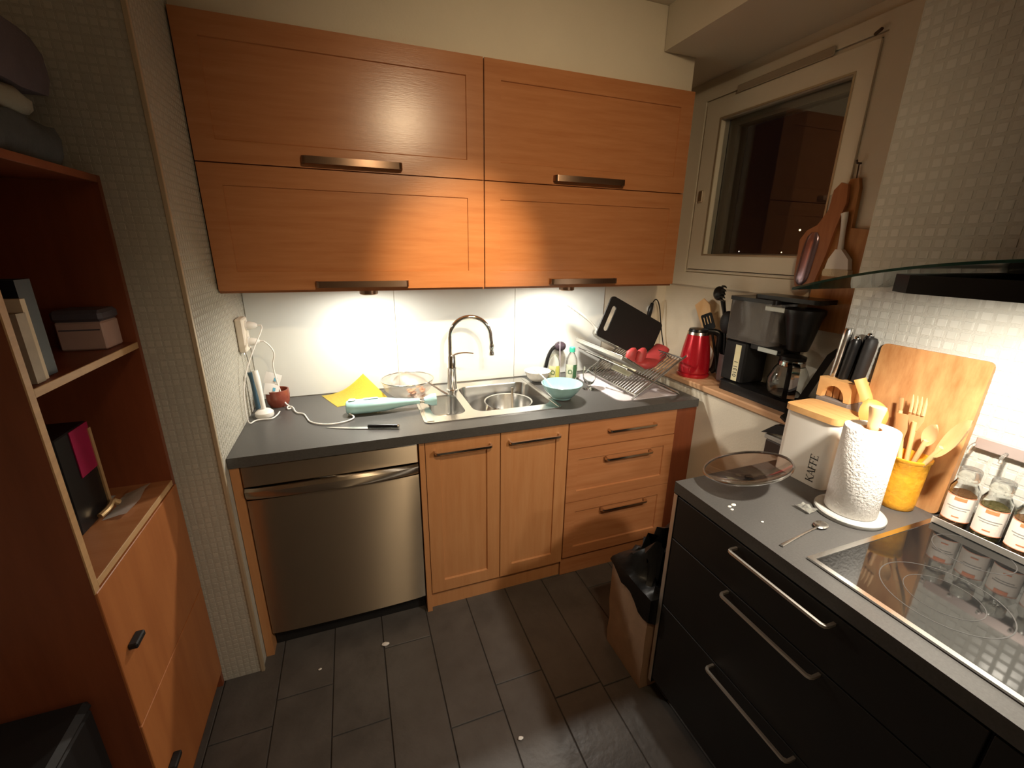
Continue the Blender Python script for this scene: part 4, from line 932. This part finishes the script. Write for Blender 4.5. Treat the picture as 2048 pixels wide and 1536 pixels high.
for k in range(13):
    u = -.105+.210*k/12; wv = .030*math.sqrt(max(.05, 1-(abs(u)/.108)**6)); dp = .012*math.sqrt(max(.0, 1-(abs(u)/.108)**4))
    rings.append([tuple((u, wv*math.cos(PI*j/8), dp*math.sin(PI*j/8)+.0008)) for j in range(9)])
g = G(); g.loft(rings, cap=True, closed=True, m=m); g.done('metal_trough', purple_mt, t, smooth=50)
t = thing('hanging_brush', (HXW-.03, -1.04, 1.50), 'white dish brush with wide bristle head hanging in front of the board', 'brush')
G().tube([(HXW-.030, -1.020, 1.755), (HXW-.030, -1.024, 1.74), (HXW-.030, -1.030, 1.68), (HXW-.030, -1.036, 1.615)], [.014, .012, .009, .012], 12, flat=.6, smooth=1).done('handle', white_pl, t)
G().prism([(-1.026, 1.622), (-1.048, 1.622), (-1.082, 1.585), (-1.090, 1.548), (-1.000, 1.548), (-1.006, 1.585)], HXW-.045, HXW-.022, 'yz').done('head', white_pl, t, smooth=0)
G().prism(RR(-1.094, -.996, 1.520, 1.548, .008, 4), HXW-.048, HXW-.020, 'yz').done('bristles', bristle, t, smooth=0)

# ------------------------------------------------------------------ on the cooker worktop
# coffee canister
t = thing('coffee_canister', (1.84, -1.385, Z), 'cream coffee canister with wooden lid', 'canister')
G().prism(RR(1.772, 1.898, -1.468, -1.302, .022, 6), .9006, 1.118, 'xy').done('body', white_cer, t, smooth=40)
G().prism(RR(1.768, 1.902, -1.472, -1.298, .022, 6), 1.1185, 1.138, 'xy').done('lid', beech, t, smooth=40)
G().prism(RR(1.785, 1.885, -1.455, -1.315, .015, 4), 1.105, 1.1180, 'xy').done('lid_seal', white_pl, t, smooth=40)
def serif_word(word, h, m, parent):
    SH = {'K': ([((.10, 0), (.10, 1), .14), ((.16, .40), (.66, 1), .05), ((.30, .56), (.72, 0), .14)], [(.10, 0), (.10, 1), (.66, 1), (.74, 0)], .86),
          'A': ([((.06, 0), (.38, 1), .05), ((.36, 1), (.74, 0), .14), ((.18, .34), (.62, .34), .05)], [(.06, 0), (.74, 0)], .86),
          'F': ([((.10, 0), (.10, 1), .14), ((.10, .975), (.58, .975), .05), ((.10, .52), (.44, .52), .05), ((.57, 1), (.57, .80), .05), ((.44, .60), (.44, .44), .04)], [(.10, 0), (.10, 1)], .70),
          'E': ([((.10, 0), (.10, 1), .14), ((.10, .975), (.60, .975), .05), ((.10, .52), (.46, .52), .05), ((.10, .025), (.62, .025), .05), ((.59, 1), (.59, .80), .05), ((.62, 0), (.62, .22), .05), ((.46, .60), (.46, .44), .04)], [(.10, 0), (.10, 1)], .72)}
    tot = sum(SH[c][2] for c in word); x = -tot*h/2
    for c in word:
        st, se, adv = SH[c]; g = G()
        def bar(p, q, wd):
            p = Vector((*p, 0)); q = Vector((*q, 0)); d = (q-p).normalized(); nn = Vector((-d.y, d.x, 0))*wd/2
            g.prism([tuple((v*h+Vector((x, -h/2, 0)))[:2]) for v in (p-nn, q-nn, q+nn, p+nn)], 0, .0005, 'xy', m=m)
        for p, q, wd in st: bar(p, q, wd)
        for sx, sy in se: bar((sx-.14, sy+(.02 if sy == 0 else -.02)), (sx+.14, sy+(.02 if sy == 0 else -.02)), .04)
        g.done('letter', print_dk, parent, smooth=0)
        x += adv*h
serif_word('KAFFE', .024, frame_from((1.7718, -1.428, .962), (0, -1, 0), (0, 0, 1)) @ RZ(90), t)
# knife block with knives
t = thing('knife_block', (1.95, -1.34, Z), 'wooden knife block with arched front in the corner by the window', 'knife block')
G().box(1.906, 1.990, -1.405, -1.300, .9004, 1.150, .003).done('base', mat('grey_brown_base', (.20, .17, .15), .5), t, smooth=0)
ar = [(-1.405, 1.1505), (-1.3655-.030, 1.1505)]
arch = [(-1.352+.036*math.cos(PI*k/10), 1.1515+.044*math.sin(PI*k/10)) for k in range(11)]
G().prism([(-1.405, 1.1505), (-1.405, 1.216), (-1.300, 1.216), (-1.300, 1.1505)]+[(-1.316, 1.1505)]+arch[0:]+[(-1.388, 1.1505)], 1.9065, 1.930, 'yz').done('arched_front', beech, t, smooth=0)
G().box(1.9305, 1.990, -1.405, -1.300, 1.1505, 1.216, .002).done('block', beech, t, smooth=0)
for k in range(3): G().box(1.9245, 1.9304, -1.382+.022*k, -1.364+.022*k, 1.1510, 1.19, .001).done('slat', hang_wood, t, smooth=0)
def knife(x, y, top, mt_, r, label, cap=None, lean=.02):
    t = thing('block_knife', (x, y, 1.216), label, 'knife')
    G().tube([(x, y, 1.2175), (x-.1*lean, y-.3*lean, 1.26), (x-.3*lean, y-.8*lean, top-.012), (x-.32*lean, y-.85*lean, top)], [r*.95, r, r*1.05, r*.7], 12, flat=1.25, smooth=1).done('handle', mt_, t, smooth=60)
    G().tube([(x, y, 1.2162), (x, y, 1.2176)], r*1.05, 12).done('bolster', steel, t)
    if cap: G().sphere((x-.33*lean, y-.86*lean, top), r*.7, 10, 6).done('end_cap', cap, t)
knife(1.950, -1.316, 1.380, steel, .0140, 'steel handled knife in the knife block')
knife(1.945, -1.347, 1.352, black_pl, .0145, 'black knife with steel rivet beside the steel handled knife', chrome)
knife(1.974, -1.364, 1.364, black_pl, .0130, 'black knife standing in the middle of the block', chrome)
knife(1.950, -1.387, 1.360, black_mt, .0160, 'thick matte black knife next to the chopping board')
knife(1.977, -1.312, 1.325, black_pl, .0105, 'short dark knife at the window end of the block')
# big chopping board against the mosaic
t = thing('chopping_board', (1.975, -1.54, Z), 'large wooden chopping board leaning on the mosaic', 'cutting board')
m = TR(1.962, 0, .9004) @ RY(3.5)
G().prism(RR(-1.668, -1.408, 0, .446, .016, 5), 0, .020, 'yz', m=m).done('board', board_wood, t, smooth=0)
# yellow pot with wooden spoons
yc = (1.915, -1.590, Z)
t = thing('yellow_utensil_pot', yc, 'yellow ribbed pot full of wooden spoons', 'pot')
G().lathe([(0, 0), (.040, 0), (.043, .004), (.044, .02), (.047, .10), (.049, .150), (.052, .154), (.052, .160), (.047, .160), (.045, .15), (.040, .012), (0, .008)], yc, 40, cap=False).done('pot', yellow_pot, t, smooth=40)
def wspoon(base, tip, hw, hl, mt_, label, side=(0, 1, 0), kind='spoon', hr=.006):
    t = thing('wooden_spoon', base, label, 'spoon')
    b = Vector(base); p = Vector(tip); d = (p-b); L = d.length
    m = frame_from(b, d, side)
    G().tube([(0, 0, 0), (L*.5, 0, 0), (L-hl*.75, 0, 0)], [hr, hr, hr*1.2], 8, m=m).done('handle', mt_, t, smooth=60)
    rings = []
    N = 12
    for i in range(N+1):
        u = i/N
        if kind == 'spoon': wv = hw*math.sin(PI*min(1, max(.02, u*.98+.02)))**.62
        elif kind == 'flat': wv = hw*(.35+.65*min(1, u*2.2))
        else: wv = hw*(.4+.6*min(1, u*3))
        th = .0045 if kind == 'spoon' else .003
        dip = -.006*math.sin(PI*u) if kind == 'spoon' else 0
        x = L-hl+hl*u
        rings.append([(x, -wv, 0), (x, -wv*.5, dip-th), (x, wv*.5, dip-th), (x, wv, 0), (x, wv*.5, dip+th*.3), (x, -wv*.5, dip+th*.3)])
    if kind == 'fork':
        G().loft([r for r in rings[:7]], m=m).done('head', mt_, t, smooth=60)
        for k in range(4):
            v = -hw+hw*2*(k+.5)/4
            G().tube([(L-hl*.52, v, 0), (L-hl*.2, v*1.05, 0), (L, v*1.1, .002)], [hw*.2, hw*.17, .001], 6, m=m).done('tine', mt_, t)
    else: G().loft(rings, m=m).done('head', mt_, t, smooth=60)
    return t
bz = .915
wspoon((1.905, -1.575, bz), (1.893, -1.698, 1.212), .040, .135, pale_spoon, 'big pale wooden spoon leaning to the right', side=(.75, .55, .2))
wspoon((1.925, -1.600, bz), (1.880, -1.470, 1.195), .038, .095, orange_spoon, 'round orange wooden spoon behind the paper roll', side=(.75, -.5, .2))
wspoon((1.920, -1.605, bz), (1.905, -1.420, 1.240), .016, .11, orange_spoon, 'narrow orange spatula reaching towards the knives', side=(.6, -.4, .4), kind='flat')
wspoon((1.935, -1.585, bz), (1.945, -1.560, 1.225), .024, .10, pale_spoon, 'pale wooden fork standing in the yellow pot', side=(.3, 1, 0), kind='fork')
wspoon((1.900, -1.600, bz), (1.915, -1.545, 1.170), .020, .08, pale_spoon, 'small pale wooden server between fork and big spoon', side=(.4, 1, 0), kind='flat')
wspoon((1.930, -1.575, bz), (1.925, -1.620, 1.165), .022, .07, pale_spoon, 'short pale wooden spoon with curved edge in the yellow pot', side=(.4, 1, 0))
wspoon((1.915, -1.580, bz), (1.950, -1.515, 1.205), .008, .05, pale_spoon, 'thin wooden stick standing at the back of the yellow pot', side=(.4, 1, 0), kind='flat', hr=.0045)
# paper roll
rc = (1.735, -1.578)
t = thing('paper_roll_holder', (*rc, Z), 'round grey holder with a wooden pole', 'holder')
G().lathe([(0, 0), (.082, 0), (.084, .003), (.084, .011), (.081, .014), (0, .014)], (*rc, Z), 48).done('base', grey_st, t)
G().lathe([(0, .0145), (.0125, .0145), (.0125, .265), (.0145, .290), (.019, .318), (.018, .323), (0, .324)], (*rc, Z), 24).done('pole', pale_spoon, t)
t = thing('paper_towel_roll', (*rc, .9155), 'embossed white kitchen paper roll on the grey holder', 'paper roll')
G().lathe([(.024, 0), (.060, 0), (.0615, .002), (.0615, .246), (.060, .248), (.024, .248), (.024, 0)], (*rc, .9152), 56, cap=False).done('paper', towel, t, smooth=40)
G().lathe([(.0205, .001), (.0238, .001), (.0238, .2475), (.0205, .2475), (.0205, .001)], (*rc, .9152), 30, cap=False).done('cardboard_core', kraft, t, smooth=40)
# glass lid upside down
lc = Vector((1.575, -1.362, .962)); lm = TR(*lc) @ Matrix.Rotation(math.radians(-17), 4, Vector((.78, .63, 0))) @ Matrix.Scale(.88, 4)
t = thing('glass_lid', (1.58, -1.345, Z), 'clear glass pan lid lying upside down near the worktop corner', 'lid')
lid_glass = mat('brown_reflection_glass', (0.80, 0.66, 0.58), 0.03, trans=1.0, ior=1.5)  # brown reflections of the cabinets put into the glass tint
prof = [(0, -.036), (.04, -.034), (.08, -.026), (.12, -.010), (.140, .001), (.140, .004), (.119, -.007), (.079, -.0225), (.04, -.030), (0, -.032)]
G().lathe(prof, seg=56, m=lm, cap=False).done('glass', lid_glass, t, smooth=60)
g = G(); g.lathe([(.139, -.003), (.144, -.003), (.146, .001), (.144, .006), (.139, .006), (.139, -.003)], seg=56, m=lm, cap=False); g.done('steel_rim', steel, t, smooth=60)
G().lathe([(0, -.0555), (.020, -.0555), (.022, -.050), (.012, -.042), (.014, -.0365), (0, -.0365)], seg=24, m=lm).done('knob', black_pl, t)
# spoon, wrapper, drops, crumbs
t = thing('teaspoon', (1.53, -1.60, Z), 'steel teaspoon lying on the cooker worktop', 'teaspoon')
m = frame_from((1.420, -1.622, .9006), (1, .15, 0), (-.15, 1, 0))
G().tube([(0, 0, .003), (.06, 0, .0045), (.12, 0, .005), (.158, 0, .0035)], [.0050, .003, .0022, .003], 8, flat=.5, smooth=1, m=m).done('handle', steel, t)
G().sphere((.180, 0, .0050), .0165, 16, 8, 1.5, 1, .28, m=m).done('bowl', steel, t, smooth=70)
g = G(); rows = []
rnd = random.Random(5)
for i in range(6): rows.append([(1.615+.008*i, -1.545+.009*j, .9012+rnd.random()*.009) for j in range(6)])
g.loft(rows, cap=False, closed=False); bmesh.ops.solidify(g.bm, geom=g.bm.faces[:], thickness=-.0004)
g.done('plastic_wrapper', clear_pl, label='crumpled clear wrapper beside the paper roll', cat='wrapper', smooth=30)
for i, (x, y, r, lb) in enumerate(((1.455, -1.438, .006, 'largest water drop in front of the glass lid'), (1.437, -1.441, .0045, 'water drop left of the largest drop'), (1.432, -1.455, .004, 'smallest water drop nearest the worktop edge'))):
    G().lathe([(0, 0), (r, 0), (r*.85, r*.3), (r*.4, r*.5), (0, r*.55)], (x, y, .9003), 14, sx=1.3).done('water_drop', mat('glint_white_drop', (.75, .72, .66), .1, coat=.5), label=lb, cat='water drop')  # white base colour paints the bright glints of the water drops
for x, y, z, r, lb in ((1.462, -1.530, .9003, .004, 'pale crumb on the cooker worktop by the edge'), (.463, -.744, .0007, .013, 'pale scrap lying on the floor before the dishwasher'), (.208, -.774, .0007, .006, 'small crumb on the floor near the mosaic wall end'), (.868, -1.276, .0007, .008, 'pale crumb on the floor in the middle of the kitchen')):
    rnd = random.Random(int(x*1000)); g = G()
    g.sphere((x, y, z+r*.4), r, 8, 5, 1.2, .8, .4)
    for v in g.bm.verts: v.co.x += rnd.uniform(-.2, .2)*r; v.co.y += rnd.uniform(-.2, .2)*r
    g.done('crumb', paper_w, label=lb, cat='crumb')
# spice shelf and jars
t = thing('spice_rack', (1.945, -1.90, .9065), 'low clear rack behind the hob carrying the spice jars', 'rack')
G().box(1.905, 1.980, -2.24, -1.684, .9066, .915, .001).done('tray', black_pl, t, smooth=0)
G().box(1.903, 1.9048, -2.24, -1.684, .9066, .924, .0004).done('front_strip', silver, t, smooth=0)
G().box(1.984, 1.9955, -2.24, -1.684, 1.118, 1.150, .002).done('back_rail', mat('rosy_steel_rail', (.52, .43, .40), .35, .5), t, smooth=0)
for k in range(9):
    y = -1.715-.0315*k*2+.031
    G().tube([(1.988, y, 1.128), (1.965, y, 1.122), (1.955, y-.004, 1.108)], .004, 8, smooth=1).done('prong', clear_pl, t)
jlabels = ['first spice jar beside the chopping board', 'second spice jar from the chopping board', 'third spice jar from the chopping board', 'fourth spice jar, cut by the right picture edge', 'fifth spice jar along the hob', 'sixth spice jar at the near end of the hob']
def spice_jar(y, label, fill):
    x = 1.932; z0 = .9153
    t = thing('spice_jar', (x, y, z0), label, 'jar', group='spice jars behind the hob')
    G().lathe([(0, 0), (.026, 0), (.0285, .003), (.0285, .108), (.022, .122), (.0205, .126), (.0205, .132), (.0190, .132), (.0190, .126), (.027, .107), (.027, .005), (0, .004)], (x, y, z0), 30, cap=False).done('glass', clear, t, smooth=50)
    G().lathe([(0, .0045), (.0262, .0045), (.0262, .092), (0, .095)], (x, y, z0), 24).done('spice', fill, t)
    G().lathe([(.0135, .1325), (.0215, .1325), (.0220, .136), (.0220, .160), (.020, .163), (0, .163), (0, .160), (.018, .160), (.0205, .157), (.0205, .1325)], (x, y, z0), 28, cap=False).done('clear_lid', clear_pl, t, smooth=50)
    a = math.atan2(CAM.y-y, CAM.x-x)
    lb = G().lathe([(.0287, .018), (.0290, .018), (.0290, .090), (.0287, .090)], (x, y, z0), 20, a0=a-1.25, a1=a+1.25, cap=False).done('label', label_w, t, smooth=60)
    for z, h, w_, mt_ in ((.078, .009, .42, label_o), (.0885, .0016, 1.24, label_o), (.0185, .0016, 1.24, label_o), (.058, .002, .8, label_g), (.052, .0015, .6, label_g), (.030, .003, .25, label_o)):
        G().lathe([(.0291, z), (.0294, z), (.0294, z+h), (.0291, z+h)], (x, y, z0), 10, a0=a-w_, a1=a+w_, cap=False).done('print', mt_, lb, smooth=60)
for k in range(6): spice_jar(-1.716-.0632*k, jlabels[k], (spice, herb)[k % 2])

# ------------------------------------------------------------------ paper bag with bin liner on the floor
t = thing('paper_bag', (1.50, -1.13, 0), 'brown paper bag lined with a black bin bag beside the black drawers', 'bag')
def bag_ring(x0, x1, y0, y1, z, seed, amp, n=9, top=None):
    rnd = random.Random(seed); pts = []
    def seg(a, b):
        for i in range(n):
            u = i/n; p = (a[0]+(b[0]-a[0])*u, a[1]+(b[1]-a[1])*u); b_ = math.sin(PI*u)
            pts.append((p[0]+rnd.uniform(-amp, amp)*b_, p[1]+rnd.uniform(-amp, amp)*b_, z))
    seg((x0, y0), (x1, y0)); seg((x1, y0), (x1, y1)); seg((x1, y1), (x0, y1)); seg((x0, y1), (x0, y0))
    return pts
def topz(pts, f): return [(x, y, z+f(x, y)) for x, y, z in pts]
X0, X1, Y0, Y1 = 1.362, 1.640, -1.262, -1.030
sl = lambda x, y: .0-.30*(max(0, -1.10-y))*0
rs = [bag_ring(X0, X1, Y0, Y1, .001, 1, .002), bag_ring(X0-.004, X1, Y0, Y1, .06, 2, .003), bag_ring(X0+.002, X1, Y0+.004, Y1, .13, 3, .006), bag_ring(X0-.005, X1, Y0, Y1+.004, .22, 4, .004), bag_ring(X0-.004, X1, Y0, Y1+.004, .31, 5, .003), bag_ring(X0-.004, X1, Y0, Y1+.004, .410, 6, .002)]
g = G(); g.loft(rs, cap=False); g.bm.faces.new([v for v in g.bm.verts][:36][::-1])
bmesh.ops.solidify(g.bm, geom=g.bm.faces[:], thickness=.0012)
g.done('bag', kraft, t, smooth=50)
def low(x, y): return .075*max(0.0, min(1.0, (y-Y0)/(Y1-Y0)))+.012*math.sin(x*60+y*47)
cxb, cyb = (X0+X1)/2+.03, (Y0+Y1)/2+.02
def heap(sc, z, seed, amp):
    r = bag_ring(cxb-(cxb-X0)*sc, cxb+(X1-cxb)*sc, cyb-(cyb-Y0)*sc, cyb+(Y1-cyb)*sc, z, seed, amp)
    return topz(r, lambda x, y: (1-sc)*.12*math.sin(x*31+y*43)+(.05*max(0, min(1, (y+1.20)/.12)))*(1-abs(sc-.6)))
e = .011
rs = [topz(bag_ring(X0-e, X1+e, Y0-e, Y1+e+.004, .325, 21, .003), low), bag_ring(X0-e, X1+e, Y0-e, Y1+e+.004, .410, 22, .003), bag_ring(X0-e*.6, X1+e*.6, Y0-e*.6, Y1+e, .426, 23, .003),
      heap(.93, .424, 24, .006), heap(.80, .44, 25, .014), heap(.62, .465, 26, .018), heap(.42, .485, 27, .016), heap(.22, .496, 28, .010), heap(.06, .50, 29, .002)]
g = G(); g.loft(rs, cap=False); g.bm.verts.ensure_lookup_table(); g.bm.faces.new([g.bm.verts[k] for k in range(36*8, 36*9)])
g.done('bin_liner', bin_bag, t, smooth=45)

# ------------------------------------------------------------------ added fill globe and ceiling spots
t = thing('fill_globe_lamp', (1.15, -3.35, 2.25), 'round warm glass globe added as an unseen fill lamp', 'lamp')  # unseen globe added as dim fill for the room
G().lathe([(0, 2.619), (.05, 2.619), (.05, 2.600), (.012, 2.595), (.012, 2.47), (0, 2.47)], (1.15, -3.35, 0), 20).done('mount', nickel, t)
G().sphere((1.15, -3.35, 2.40), .075, 20, 12).done('globe', lamp_fill, t)
for at, tgt, lb in ((SPOT3_AT, (0.95, -0.60, 0.80), 'left black ceiling spot of three'), (SPOT_AT, (1.30, -0.37, 1.50), 'middle black ceiling spot of three'), (SPOT2_AT, (0.96, -0.37, 1.52), 'right black ceiling spot of three')):
    t = thing('ceiling_spot', at, lb, 'lamp')
    dv = (Vector(tgt)-at).normalized(); m = frame_from(at, dv, (0, 0, 1))
    G().lathe([(.034, .02), (.036, .02), (.036, -.09), (0, -.10), (0, -.095), (.034, -.088), (.034, .02)], m=m @ RY(90), seg=20, cap=False).done('can', black_pl, t)
    e = at-dv*.07
    G().tube([tuple(e), (e.x, e.y-.02, CEIL-.001)], .008, 8).done('arm', black_pl, t)
print('objects', len(bpy.data.objects))
